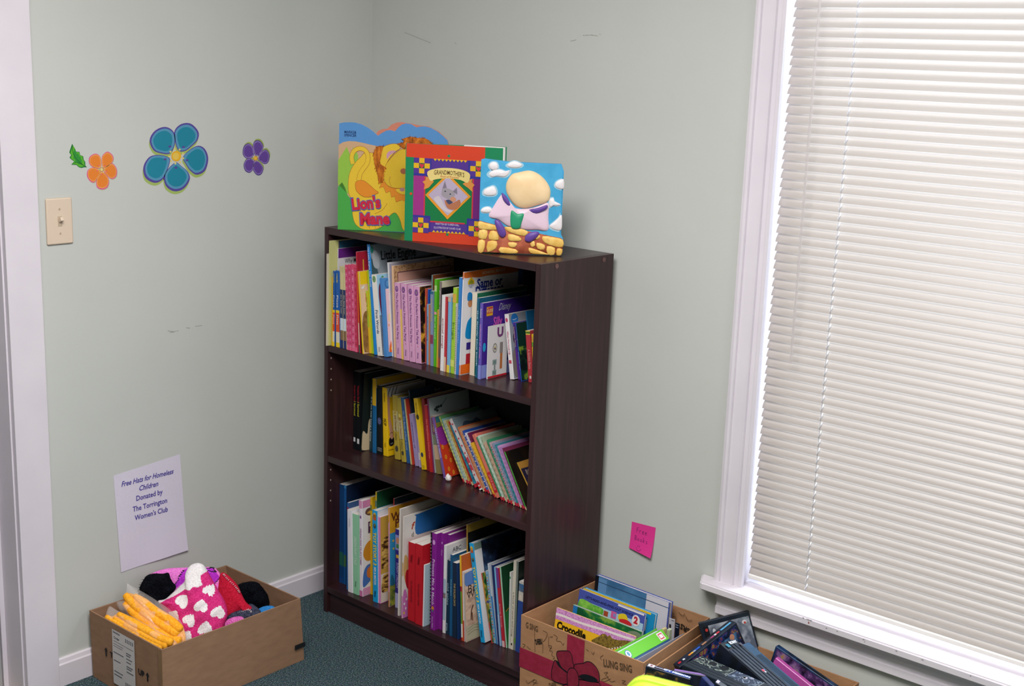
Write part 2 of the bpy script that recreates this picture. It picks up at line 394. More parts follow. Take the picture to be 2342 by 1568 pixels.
# ================================================================ THE BOOKCASE
AN = -.0161; BO = V((.1347, -.3020, 0)); U_ = V((math.cos(AN), math.sin(AN), 0)); VV = V((-math.sin(AN), math.cos(AN), 0)); ZZ = V((0, 0, 1))
BW, BD, BH = .8056, .2916, 1.166
SH = (.826, .494, .084)
bc = thing('bookcase', BO, 'dark espresso laminate bookcase with three shelves of books', 'bookcase'); bc.rotation_euler = (0, 0, AN)
def bpart(name, a, b_, m, r=.0012, extra=None):
    mb = MB(); mb.bbox(a, b_, m, r, 2)
    if extra: extra(mb)
    return mb.build(name, bc, world=False)
def pins(mb, x, sgn):
    pm = mat('B8A898'); f = Fr((x, 0, 0), (0, sgn, 0), (0, 0, 1))
    for z in (.786, .754, .722, .690, .448, .416, .384, .352): ell(mb, f, (sgn * .013, z), .0022, .0026, pm, 1, n=10)
bpart('side_panel', (0, 0, 0), (.0155, BD, BH), M_WOOD, extra=lambda mb: pins(mb, .0155, 1))
bpart('side_panel', (BW - .0155, 0, 0), (BW, BD, BH), M_WOOD)
bpart('top_panel', (.0155, 0, BH - .0195), (BW - .0155, BD, BH), M_WOODH)
for z in SH: bpart('shelf', (.0155, .001, z - .019), (BW - .0155, BD - .006, z), M_WOODH)
bpart('kick_board', (.0155, .008, 0), (BW - .0155, .022, SH[2] - .019), M_WOODH)
bpart('back_panel', (.0155, BD - .005, .0), (BW - .0155, BD - .001, BH - .0195), mnoise('black_backing', [(.3, '120F12'), (.7, '181417')], 10, 3, .7))
for v_, z in ((.061, BH - .010), (.25, BH - .012)):
    mb = MB(); mb.tube([(BW - .001, v_, z), (BW + .0012, v_, z)], .0062, mat('6A4A48', .4), 16); mb.build('cam_cover', bc, world=False)
def bcw(u, v, z): return BO + U_ * u + VV * v + ZZ * z

# ================================================================ THE SHELVED BOOKS
# crops used to read positions: x0, y0, scale
K = {'A': (730, 530, 5.226), 'B': (970, 570, 4.9), 'C': (730, 790, 5.807), 'D': (970, 850, 5.225), 'E': (730, 1070, 4.752), 'F': (950, 1130, 4.239)}
def shelf_uv(x, y, z=None, v=None):
    """photo point on the shelf top (z) or in the upright plane at depth v, in bookcase coordinates"""
    p = on(x, y, (0, 0, z), ZZ) if v is None else on(x, y, BO + VV * v, VV)
    q = p - BO; return q.dot(U_), q.dot(VV), p.z
SLOPE = {0: (.8184 - .826, .8338 - .826), 1: (.4927 - .494, .496 - .494), 2: (.0907 - .084, .080 - .084)}
def solve(shelf, rows):
    z = SH[shelf]; out = []
    for r in rows:
        cr, blx, bly, brx, tlx, tly, kw = r
        x0, y0, s = K[cr]
        T = (x0 + tlx / s, y0 + tly / s)
        if blx is None:
            out.append([None, T, brx / 1000, 0, bly, kw, None]); continue
        else:
            Bp = (x0 + blx / s, y0 + bly / s)
            uu, v, _ = shelf_uv(*Bp, z=z)
            k = min(max(uu / .8, 0), 1); zz = z + SLOPE[shelf][0] * (1 - k) + SLOPE[shelf][1] * k
            uu, v, _ = shelf_uv(*Bp, z=zz); v = min(max(v, .003), kw.get('vmax', .125))
            a, _, zb_ = shelf_uv(*Bp, v=v)
            while a < .0165 and v > -.008: v -= .002; a, _, zb_ = shelf_uv(*Bp, v=v)
            a2, _, _ = shelf_uv(Bp[0] + (brx - blx) / s, Bp[1], v=v); t = (a2 - a) * .97
            uT, _, zT = shelf_uv(*T, v=v); H = zT - zb_
        out.append([a, uT, max(t, .0025), max(H, .1), v, kw, (Bp, T)])
    # a book whose foot is hidden stands in the slot just left of the book that hides it
    for i in range(len(out) - 1, -1, -1):
        r = out[i]
        if r[0] is not None: continue
        nx = out[i + 1]; v = r[4]
        while True:
            uT, _, zT = shelf_uv(*r[1], v=v); H = zT - z; a = uT + math.tan(math.radians(r[5].get('lean', 2))) * H
            if a + r[2] <= nx[0] or v > .16: break
            v += .002
        out[i] = [min(a, nx[0] - r[2]), uT, r[2], H, v, r[5], None]
    vis = [r for r in out]
    cl_ = (SH[shelf - 1] - .019 if shelf else BH - .0195) - z - .004
    for r in out:
        sl = (r[0] - r[1]) / max(r[3], .05); mx = cl_ - r[2] * abs(sl) - .001
        if r[3] > mx: r[1] = r[0] - (r[0] - r[1]) * mx / r[3]; r[3] = mx
    lo = .0165; hi = .789
    out[0][0] = max(out[0][0], lo); out[0][1] = max(out[0][1], lo)
    for i in range(len(out) - 1):
        A, B = out[i], out[i + 1]
        if B[6]:                                            # same sight lines, less deep on the shelf, until the left neighbour has room
            lim_ = max(B[4] - .045, .004); tn = A[2] * 1.01
            def clash():
                h = min(A[3], B[3]); return B[0] < A[0] + tn or B[0] + (B[1] - B[0]) * h / B[3] < A[0] + (A[1] - A[0]) * h / A[3] + tn * .9
            while clash() and B[4] > lim_:
                B[4] -= .002; B[0], _, q0 = shelf_uv(*B[6][0], v=B[4]); B[1], _, q1 = shelf_uv(*B[6][1], v=B[4]); B[3] = min(max(q1 - q0, .1), cl_ - .002)
        h = min(A[3], B[3])
        xa = A[0] + (A[1] - A[0]) * h / A[3]; xb = B[0] + (B[1] - B[0]) * h / B[3]
        c = math.cos(math.atan((A[0] - A[1]) / A[3])); t = A[2] / c + .0004
        g0 = B[0] - A[0]; gh = xb - xa
        t = min(t, max(g0, .0029)); t = max(t * .6, min(t, gh), .0029); A[2] = (t - .0004) * c
        for P in out[max(0, i - 7):i + 1]:
            h = min(P[3], B[3]); tp = P[2] / math.cos(math.atan((P[0] - P[1]) / P[3])) + .0004
            if B[0] < P[0] + tp: B[0] = P[0] + tp
            need = P[0] + (P[1] - P[0]) * h / P[3] + tp
            if B[0] + (B[1] - B[0]) * h / B[3] < need: B[1] = B[0] + (need - B[0]) * B[3] / h
    # right-hand limit
    for i in range(len(out) - 1, -1, -1):
        A = out[i]; lim = (hi if i == len(out) - 1 else out[i + 1][0]) - A[2] - .0004
        if A[0] > lim: A[1] -= (A[0] - lim) if i < len(out) - 1 else max(0, A[1] - lim); A[0] = lim
    return [r[:6] for r in out]

def stripe(mb, fr, w_, h, kw):
    for f0, f1, c in kw.get('b', ()): rect(mb, fr, .0002, f0 * h, w_ - .0002, f1 * h, c, 1)
def make_book(shelf, r, group):
    a, aT, t, H, v, kw = r
    lean = math.atan2(a - aT, H); L = H / math.cos(lean)
    hard = kw.get('hard', t > .011); c = .0021 if hard else .0006; inset = .0035 if hard else .0004
    if t < .0045: c = min(c, .0008); inset = min(inset, .0008)
    W = kw.get('W', min(L * .78, .205)); W = min(W, BD - .012 - v)
    z = SH[shelf] + .0004; p = bcw(a, v, z)
    root = thing(kw.get('name', 'book'), p, kw['L'], kw.get('cat', 'book'), group)
    root.rotation_euler = (Matrix.Rotation(AN, 3, 'Z') @ Matrix.Rotation(-lean, 3, 'Y')).to_euler()
    col = kw['c']; cv = kw.get('cv', col)
    mb = MB()
    # one wrap-around cover: rounded spine and two boards
    e = min(.0012, t * .25); sp = []
    if hard: prof = [(0, .0012), (e * .6, .0003), (e * 2, 0), (t - e * 2, 0), (t - e * .6, .0003), (t, .0012)]
    else: prof = [(0, 0), (t, 0)]
    prof = [(0, W)] + prof + [(t, W)]
    inn = [(t - c, W), (t - c, c), (c, c), (c, W)]
    ring = prof + inn
    n = len(ring)
    vs = [V((x, y, 0)) for x, y in ring] + [V((x, y, L)) for x, y in ring]
    for i in range(n):
        j = (i + 1) % n
        m = col if (1 <= i < len(prof) - 2) else (cv if i in (0, len(prof) - 2) else '#E8E2DA')
        if i == 0: m = kw.get('bk', col)
        mb.add([vs[i], vs[j], vs[j + n], vs[i + n]], [(0, 1, 2, 3)], m)
    tr = tessellate_polygon([[V((x, y, 0)) for x, y in ring]])
    mb.add(vs[:n], tr, col); mb.add(vs[n:], [q[::-1] for q in tr], col)
    fs = Fr((0, 0, 0), (1, 0, 0), (0, 0, 1)); fc = Fr((t, 0, 0), (0, 1, 0), (0, 0, 1)); fs.clip = (0, t, 0, L); fc.clip = (0, W, 0, L)
    stripe(mb, fs, t, L, kw)
    for f0, f1, cc in kw.get('cb', ()): rect(mb, fc, .0008, f0 * L, W, f1 * L, cc, 1)
    for T in kw.get('t', ()):
        s, cc, fz, ln, sz = (list(T) + [.55])[:5]
        text(mb, fs, s, (t / 2, fz * L), t * sz * 1.25, cc, 3, rot=-PI / 2, width=ln * L, bold=kw.get('bold', .01))
    for kind, f0, cc, sz in kw.get('d', ()):
        if kind == 'o': ell(mb, fs, (t / 2, f0 * L), t * sz, t * sz * 1.4, cc, 2, n=14)
        if kind == 'r': rect(mb, fs, t * .2, f0 * L - t * sz, t * .8, f0 * L + t * sz, cc, 2)
    pat = kw.get('pat')
    if pat:
        k = 0; st = max(t * 1.0, .005); zz = .01
        while zz < L - .01:
            rect(mb, fs, t * .25, zz, t * .75, zz + st * .45, pat[k % len(pat)], 2); k += 1; zz += st
    if kw.get('art'): kw['art'](mb, fc, W, L, fs, t)
    mb.build('cover', root, world=False)
    pg = MB(); g = .0003
    pg.box((c + g, c + g, inset), (t - c - g, W - inset, L - inset), kw.get('pg', M_PAGES)) if t > 2 * c + .0012 else pg.box((c * .6, c, inset), (max(t - c * .6, c), W - inset, L - inset), kw.get('pg', M_PAGES))
    pg.build('page_block', root, world=False)
    return root

# ---- printed covers (a along the depth, b up)
def art_engine(mb, f, W, H, fs, t):
    blob(mb, f, [(.004, H*.99), (.02, H*.80), (.035, H*.70), (.10, H*.66), (W-.004, H*.7), (W-.004, H*.98)], '8E98A0', 1)
    blob(mb, f, [(.010, H*.93), (.006, H*.86), (.012, H*.79), (.028, H*.78), (.032, H*.86), (.024, H*.93)], 'AEB4BA', 2); 
    text(mb, f, 'Little Engine', (.105, H*.885), .036, '15151A', 3, width=.135, bold=.02)
    text(mb, f, 'That Could', (.115, H*.79), .036, '15151A', 3, width=.11, bold=.02)
    ell(mb, f, (.006, H*.95), .006, .010, '2A7A6A', 3); rect(mb, f, .002, H*.68, .02, H*.72, 'C05A3A', 3)
def art_why(mb, f, W, H, fs, t):
    rect(mb, f, .001, H*.90, W, H*.998, '6A2A86', 1); rect(mb, f, .001, .002, W, H*.90, 'E4E0E4', 1)
    text(mb, f, 'Why Mosquitoes', (.075, H*.86), .020, '2A2230', 3, width=.10, bold=.005); text(mb, f, 'Verna Aardema', (.07, H*.80), .014, '555055', 3, width=.08)
def art_red(mb, f, W, H, fs, t):
    rect(mb, f, .003, .003, W-.003, H*.6, '3A2A24', 1); rect(mb, f, .02, H*.70, .024, H*.92, 'D8B040', 2)
def art_camel(mb, f, W, H, fs, t):
    rect(mb, f, .002, H*.84, W, H*.998, 'F6D020', 1); rect(mb, f, .002, 0.003, W, H*.84, 'F0C8A4', 1)
    blob(mb, f, [(.003, H*.02), (.003, H*.42), (.02, H*.52), (.05, H*.46), (W-.01, H*.4), (W-.01, H*.02)], mnoise('print_brown_hide', [(.3, '6A4424'), (.7, 'A87C48')], 60), 2)
    rect(mb, f, .018, H*.62, .028, H*.73, 'D04030', 2); blob(mb, f, [(.004, H*.80), (.012, H*.82), (.016, H*.83), (.012, H*.79)], 'F0F0F0', 3)
def art_sky(mb, f, W, H, fs, t):
    rect(mb, f, .001, .002, W, H*.998, 'A8D8F0', 1); blob(mb, f, [(.005, H*.6), (.006, H*.85), (.02, H*.88), (.03, H*.6), (.02, H*.2)], '7A2A4A', 2); ell(mb, f, (.022, H*.95), .005, .006, '48A060', 2)
    rect(mb, f, .001, 0.002, W, H*.5, '8A2038', 1)
def art_pinkpanel(mb, f, W, H, fs, t):
    ell(mb, f, (.016, H*.925), .010, .012, '3A78B8', 2); ell(mb, f, (.016, H*.925), .007, .009, '5A98D0', 3)
    rect(mb, f, .007, H*.06, W-.006, H*.86, 'F6D0D8', 2); blob(mb, f, [(.010, H*.06), (.012, H*.14), (.020, H*.20), (.03, H*.12), (.026, H*.06)], 'F06A28', 3)
    blob(mb, f, [(.012, H*.45), (.014, H*.54), (.022, H*.55), (.022, H*.47)], 'F4D8A8', 3); ell(mb, f, (.018, H*.10), .003, .004, 'F8D030', 4); ell(mb, f, (.012, H*.40), .002, .003, 'F09A50', 4)
def art_frame(mb, f, W, H, fs, t):
    rect(mb, f, .001, .002, W, H*.998, mnoise('print_tan_scroll', [(.35, 'A07850'), (.55, 'C8A078'), (.7, '8A6040')], 90), 1)
    rect(mb, f, .014, .014, W-.014, H*.93, '6A3A4A', 2); rect(mb, f, .016, .016, W-.016, H*.92, 'D0A090', 3)
def art_gold(mb, f, W, H, fs, t):
    rect(mb, f, .001, .002, W, H*.998, mnoise('print_dark_gold', [(.45, '15100E'), (.52, '5A3A14'), (.62, 'E0A830'), (.68, '6A1A14')], 34), 1)
def art_same(mb, f, W, H, fs, t):
    rect(mb, f, .001, .002, W, H*.998, 'F0EEF2', 1)
    blob(mb, f, [(.0015, H*.945), (.0015, H*.996), (W-.002, H*.996), (W-.002, H*.93), (.10, H*.935), (.06, H*.93), (.03, H*.94)], 'E0702A', 2, n=3)
    text(mb, f, 'SCHOOL READY', (.115, H*.967), .010, 'F8F0E0', 3, width=.09)
    poly(mb, f, [(.016, H*.875), (.016, H*.905), (.028, H*.945), (.040, H*.905), (.040, H*.875)], 'F2C21E', 3); poly(mb, f, [(.020, H*.88), (.020, H*.90), (.028, H*.92), (.036, H*.90), (.036, H*.88)], '9AA02A', 4)
    text(mb, f, 'AGES', (.028, H*.862), .008, '2A4AA0', 3); text(mb, f, '4-6', (.028, H*.845), .008, '2A4AA0', 3)
    text(mb, f, 'Same or', (.100, H*.865), .034, '1A2E8A', 3, width=.100, bold=.03); text(mb, f, 'Different', (.100, H*.79), .034, '1A2E8A', 3, width=.11, bold=.03)
    blob(mb, f, [(.018, H*.72), (.017, H*.78), (.024, H*.80), (.034, H*.78), (.036, H*.72)], '1E8AD0', 3); ell(mb, f, (.028, H*.69), .009, .010, 'D09060', 3)
    blob(mb, f, [(.016, H*.36), (.016, H*.46), (.024, H*.53), (.04, H*.54), (.045, H*.36)], '1090D0', 3); rect(mb, f, .02, H*.24, .05, H*.31, '3A2A8A', 3)
    rect(mb, f, .020, H*.10, .045, H*.2, 'C02838', 3); rect(mb, f, .0012, 0.002, W, H*.10, 'F0701A', 2)
def art_green(mb, f, W, H, fs, t): rect(mb, f, .001, .002, W-.001, H*.998, '2A7A5A', 1)
def art_purple(mb, f, W, H, fs, t):
    rect(mb, f, .001, .002, W-.001, H*.998, '4A2A9A', 1); rect(mb, f, .001, .002, W-.001, H*.185, '8A96DC', 2)
    rect(mb, f, .014, H*.825, .038, H*.945, 'F0B020', 3); rect(mb, f, .0155, H*.86, .0365, H*.935, 'D02838', 4); text(mb, f, 'Great', (.026, H*.91), .011, 'F8E8A0', 5); text(mb, f, 'Value', (.026, H*.885), .011, 'F8E8A0', 5)
    text(mb, f, 'Disney', (.085, H*.915), .028, 'C8C8D8', 4, width=.045, shear=.3); text(mb, f, 'Silly', (.058, H*.73), .034, 'E060C0', 4, width=.034, bold=.02)
    ell(mb, f, (.009, H*.42), .006, .012, '2AA8E0', 4)
def art_u(mb, f, W, H, fs, t):
    rect(mb, f, .001, .002, W-.001, H*.998, 'EEECEC', 1); text(mb, f, 'U', (.045, H*.85), .034, '7A3A7A', 3, bold=.05)
    ell(mb, f, (.026, H*.57), .0085, .013, '8A8A88', 2); ell(mb, f, (.026, H*.57), .0065, .010, 'DCD8C8', 3); ell(mb, f, (.026, H*.565), .003, .004, '4A3A5A', 4); ell(mb, f, (.026, H*.58), .002, .002, 'E0C060', 5)
    for q in ((.018, .05), (.018, .25)): rect(mb, f, q[0], H*q[1], q[0]+.016, H*(q[1]+.10), '9CB0AC', 2); rect(mb, f, q[0]+.003, H*(q[1]+.02), q[0]+.013, H*(q[1]+.08), '7A9490', 3)
    rect(mb, f, .024, H*.15, .030, H*.25, '8A9A98', 2); rect(mb, f, .047, H*.15, .056, H*.45, 'C87840', 2); rect(mb, f, .045, H*.45, .057, H*.66, '98908C', 2)
    rect(mb, f, .0012, .001, W-.001, H*.045, 'D02430', 3)
def art_circle(mb, f, W, H, fs, t):
    rect(mb, f, .001, .002, W-.001, H*.998, '9AA0A8', 1); ell(mb, f, (.022, H*.905), .014, .016, '2A7AC8', 2); stroke(mb, f, [(.014, H*.91), (.02, H*.90), (.03, H*.915)], .0015, 'D0E0F0', 3)
    ell(mb, f, (.016, H*.62), .006, .014, '4A3038', 2); blob(mb, f, [(.004, H*.06), (.004, H*.4), (.03, H*.5), (.03, H*.06)], '8A8078', 2)
def art_swamp(mb, f, W, H, fs, t):
    rect(mb, f, .001, .002, W-.001, H*.998, mnoise('print_swamp', [(.4, '101A1C'), (.52, '16402E'), (.62, '88A828'), (.7, '2A3A6A')], 40), 1)
    rect(mb, f, .001, H*.6, W-.001, H*.998, '14382E', 2)
def art_princess(mb, f, W, H, fs, t):
    rect(mb, f, .001, .002, W-.001, H*.998, 'F0ECEC', 1); rect(mb, f, .001, H*.925, W-.001, H*.998, 'D88AB8', 2); rect(mb, f, .001, .002, W-.001, H*.085, 'E09AC0', 2)
    blob(mb, f, [(.012, H*.86), (.016, H*.90), (.03, H*.91), (.045, H*.88), (.03, H*.83)], '6A4A44', 2); blob(mb, f, [(.018, H*.86), (.028, H*.88), (.04, H*.87), (.03, H*.85)], 'C8A050', 3)
    text(mb, f, 'P', (.032, H*.70), .052, '4A2A5A', 3); text(mb, f, 'princess', (.075, H*.70), .030, '4A2A5A', 3)
    blob(mb, f, [(.004, H*.42), (.006, H*.50), (.022, H*.56), (.045, H*.57), (.06, H*.50), (.05, H*.38), (.02, H*.36)], 'D8902A', 2)
    blob(mb, f, [(.002, H*.10), (.004, H*.25), (.02, H*.32), (.05, H*.30), (.06, H*.20), (.03, H*.14)], '4A78C0', 2); blob(mb, f, [(.018, H*.20), (.02, H*.28), (.05, H*.30), (.06, H*.2), (.035, H*.17)], 'D87A38', 3)
def art_dino(mb, f, W, H, fs, t):
    rect(mb, f, .001, .002, W-.001, H*.998, 'D0A848', 1); rect(mb, f, .001, .002, W-.001, H*.34, 'E4D8C8', 2)
    m = mnoise('print_brown_stripes', [(.42, '4A3018'), (.5, 'B08840'), (.6, 'D8B460')], 45, stretch=(1, 1, 3))
    for b0, b1 in ((.66, .73), (.52, .62), (.41, .49), (.14, .30)): blob(mb, f, [(.004, H*b0), (.008, H*b1), (.022, H*(b1+.03)), (.04, H*b1), (.036, H*b0), (.02, H*(b0-.02))], m, 3)
def art_wp(mb, f, W, H, fs, t):
    rect(mb, f, .001, .002, W-.001, H*.998, 'E0A428', 1); rect(mb, f, .001, .002, W-.001, H*.74, '3A98CC', 2); rect(mb, f, .001, .002, W-.001, H*.22, mnoise('print_olive_reeds', [(.35, '3A5A30'), (.6, '9A9A38')], 60), 3)
    text(mb, f, 'W', (.024, H*.895), .034, '6A3418', 4, bold=.03); text(mb, f, 'P', (.029, H*.825), .034, '6A3418', 4, bold=.03)
    ell(mb, f, (.014, H*.66), .004, .004, 'E0C040', 4, n=5); ell(mb, f, (.015, H*.58), .004, .004, 'E0C040', 4, n=5); blob(mb, f, [(.004, H*.22), (.006, H*.32), (.014, H*.30), (.02, H*.22)], '2A6A88', 4)
def art_blueflag(mb, f, W, H, fs, t):
    rect(mb, f, .001, .002, W-.001, H*.998, 'ECE6E2', 1); blob(mb, f, [(.046, H*.80), (.047, H*.97), (.054, H*.985), (W-.004, H*.985), (W-.004, H*.78), (.09, H*.78)], '2A70B8', 2, n=3)
    text(mb, f, 'f', (.034, H*.885), .030, 'C04A28', 3, bold=.03, rot=-.3); text(mb, f, 'd', (.034, H*.80), .02, '2A2A2A', 3)
    blob(mb, f, [(.001, H*.45), (.003, H*.60), (.010, H*.62), (.018, H*.56), (.016, H*.36), (.010, H*.34)], 'D8B070', 2); blob(mb, f, [(.010, H*.34), (.008, H*.42), (.014, H*.47), (.03, H*.44), (.03, H*.3), (.018, H*.28)], 'C02030', 3)
    blob(mb, f, [(.001, .004), (.001, H*.24), (.010, H*.28), (.020, H*.16), (.03, .004)], 'D07AC0', 2)
    for q in ((.006, .14), (.012, .09), (.005, .05), (.014, .18)): ell(mb, f, (q[0], H*q[1]), .003, .004, 'F4EEF0' if q[1] > .06 else 'F0D040', 3)
def art_paint(mb, f, W, H, fs, t):
    rect(mb, f, .001, .002, W-.001, H*.998, mnoise('print_desert', [(.35, 'C09A84'), (.55, 'E8C4A8'), (.7, 'D8B090')], 22, stretch=(1, 1, 2)), 1)
    blob(mb, f, [(.002, H*.82), (.002, H*.985), (W-.004, H*.985), (W-.004, H*.86), (.03, H*.80)], '6A8ED0', 2); rect(mb, f, .002, .003, W-.002, H*.22, 'CFC6A6', 2)
    text(mb, f, 'Br', (.026, H*.74), .034, '4A3A38', 3); text(mb, f, 'W', (.022, H*.66), .03, '4A3A38', 3)
    stroke(mb, f, [(.020, H*.30), (.022, H*.42), (.030, H*.50)], .004, '6A4A3A', 3); stroke(mb, f, [(.026, H*.28), (.025, H*.4)], .004, '8A5A40', 3)
    for k in range(3): stroke(mb, f, [(.006, H*(.10+.04*k)), (.03, H*(.13+.04*k)), (.05, H*(.11+.04*k))], .0015, 'A89878', 3, sm=3)
def art_shoe(mb, f, W, H, fs, t):
    rect(mb, f, .001, .002, W-.001, H*.998, 'F2C414', 1)
    for k in range(6): stroke(mb, f, [(.003 + k * .007, H*.87), (.006 + k * .007, H*.93), (.013 + k * .007, H*.995)], .0025, '1A1A1A' if k % 2 == 0 else 'D8D8D8', 3, sm=3)
    poly(mb, f, [(.001, H*.86), (.001, H*.998), (W-.001, H*.998), (W-.001, H*.86)], 'C8C8C4', 2)
    blob(mb, f, [(.001, H*.86), (.010, H*.86), (.011, H*.6), (.020, H*.38), (.021, H*.24), (.009, H*.24), (.008, H*.36), (.003, H*.5)], 'C89478', 3)
    blob(mb, f, [(.004, H*.19), (.005, H*.25), (.010, H*.27), (.016, H*.24), (.024, H*.26), (.025, H*.18), (.018, H*.145), (.008, H*.15)], '14141A', 4)
    stroke(mb, f, [(.006, H*.31), (.013, H*.345), (.020, H*.33)], .0015, '14141A', 4); stroke(mb, f, [(.010, H*.175), (.02, H*.185)], .001, 'E0E0E0', 5); text(mb, f, 'books', (.012, H*.09), .008, '6A4A10', 3)
def art_flower_card(mb, f, W, H, fs, t):
    rect(mb, f, .001, .002, W-.001, H*.998, 'AAB8B6', 1); stroke(mb, f, [(.07, H*.96), (.055, H*.90), (.035, H*.86), (.022, H*.84)], .0018, '3A4A44', 3, sm=4)
    for q in ((.022, .84), (.030, .82), (.036, .865), (.046, .87), (.028, .86)): ell(mb, f, (q[0], H*q[1]), .005, .0045, '2A3A38', 2, n=7)
def art_rings(mb, f, W, H, fs, t):
    rect(mb, f, .001, .002, W-.001, H*.998, 'CC3C1E', 1); rect(mb, f, .001, H*.82, W-.001, H*.90, '7A7A2A', 2); rect(mb, f, .001, H*.90, W-.001, H*.998, '2A6A7A', 2); blob(mb, f, [(.001, H*.58), (.001, H*.82), (W-.001, H*.82), (.05, H*.6), (.02, H*.52)], '8A2A8A', 2)
    for q in ((.009, .50), (.014, .33), (.017, .13), (.032, .06), (.03, .26), (.035, .42)): ell(mb, f, (q[0], H*q[1]), .0042, .0065, 'E89A28', 3, n=12); ell(mb, f, (q[0], H*q[1]), .0024, .004, 'B03A1A', 4, n=10); ell(mb, f, (q[0], H*q[1]), .0012, .002, 'E8B040', 5, n=8)
def art_bluepic(mb, f, W, H, fs, t):
    rect(mb, f, .001, .002, W-.001, H*.998, '7A8A90', 1); rect(mb, f, .02, H*.66, W-.001, H*.84, '2A6A9A', 2); blob(mb, f, [(.03, H*.84), (.04, H*.92), (.07, H*.9), (.09, H*.93), (.1, H*.85)], '3A4A5A', 3)
def art_jungle(mb, f, W, H, fs, t):
    rect(mb, f, .001, .002, W-.001, H*.998, mnoise('print_jungle', [(.36, '16321C'), (.48, '2E6A34'), (.57, 'C0A838'), (.64, '2A4A8A'), (.72, 'A84828')], 30), 1)
def art_night(mb, f, W, H, fs, t):
    rect(mb, f, .001, .002, W-.001, H*.998, mnoise('print_night', [(.4, '12182A'), (.55, '24385A'), (.65, '4A6A8A')], 24), 1)
def art_toy(mb, f, W, H, fs, t):
    rect(mb, f, .030, .002, W-.001, H*.998, mnoise('print_night', [(.4, '12182A'), (.55, '24385A'), (.65, '4A6A8A')], 24), 1); rect(mb, f, .001, H*.93, .03, H*.998, '7A9084', 1)
def art_boys(mb, f, W, H, fs, t):
    rect(mb, f, .001, .002, W-.001, H*.998, '2C2440', 1); rect(mb, f, .001, H*.86, W-.001, H*.998, 'B8843A', 2); text(mb, f, 'BOYS', (.030, H*.76), .020, 'B8A890', 3, width=.034)
    for k in range(8): stroke(mb, f, [(.034, H*.62), (.034 + .009 * math.cos(k * PI / 4), H*.62 + .009 * math.sin(k * PI / 4))], .0012, 'C8B890', 3)
    ell(mb, f, (.034, H*.62), .0045, .0045, 'D8C8A0', 4)
def art_text_blue(mb, f, W, H, fs, t):
    rect(mb, f, .001, .002, W-.001, H*.998, '20659A', 1); text(mb, f, 'My', (.02, H*.9), .02, 'E8E8F0', 3)
def art_letters(mb, f, W, H, fs, t):
    rect(mb, f, .001, .002, W-.001, H*.998, 'E8E6E8', 1); text(mb, f, 'ABC', (.040, H*.93), .018, '30303A', 3); text(mb, f, 'read', (.040, H*.86), .016, '30303A', 3)

TOY = dict(c='18A4E0', bold=.03, t=[('TOY STORY 3', 'F8DC3A', .585, .36, .62), ('MIX & MATCH', 'E8F4FA', .29, .19, .42), ('Disney', '1A3A6A', .09, .07, .36)], d=[('r', .93, 'C85A28', .42), ('o', .95, 'F0C83A', .26), ('o', .835, '2A4A5A', .26), ('o', .845, 'D8D040', .14)], hard=True)
PERF = lambda L, **k: dict(c='E2A8CE', cv='D8A0C4', hard=True, W=.20, t=[('The Perfect Princess Tea Party', '7A3A8A', .56, .62, .40), ('Disney', '8A5A9A', .10, .08, .3)], d=[('o', .92, '8A4A9A', .30), ('o', .925, 'E8C0DC', .16), ('o', .22, 'D07AA8', .08)], L=L, **k)
PIZ = lambda L, W=.15: dict(c='1F5FAE', W=W, b=[(0, .06, 'F4D21E'), (.06, .20, 'E8E0C8'), (.20, .45, 'E8552A'), (.45, .485, 'F2D020')], t=[('Pizza', 'F0F0F4', .60, .16, .5), ('Pizza', 'F8E8D8', .36, .13, .5), ('ready', 'E8DC50', .90, .12, .4)], L=L)
NAVY = lambda L: dict(c='D8CC98', W=.15, b=[(0, .10, '24306E'), (.10, .22, '8A6A4A'), (.22, .37, 'D8E4F0'), (.37, .72, '2A3A66'), (.93, .995, 'CFC490')], t=[('the fairy bear', 'E8E0C0', .54, .24, .35)], L=L)
PNK = lambda L, c='E05A88', p=('E88AA8', 'C83A68'): dict(c=c, W=.16, b=[(0, .06, 'F06A90'), (.93, 1, 'E04870')], pat=p, L=L)
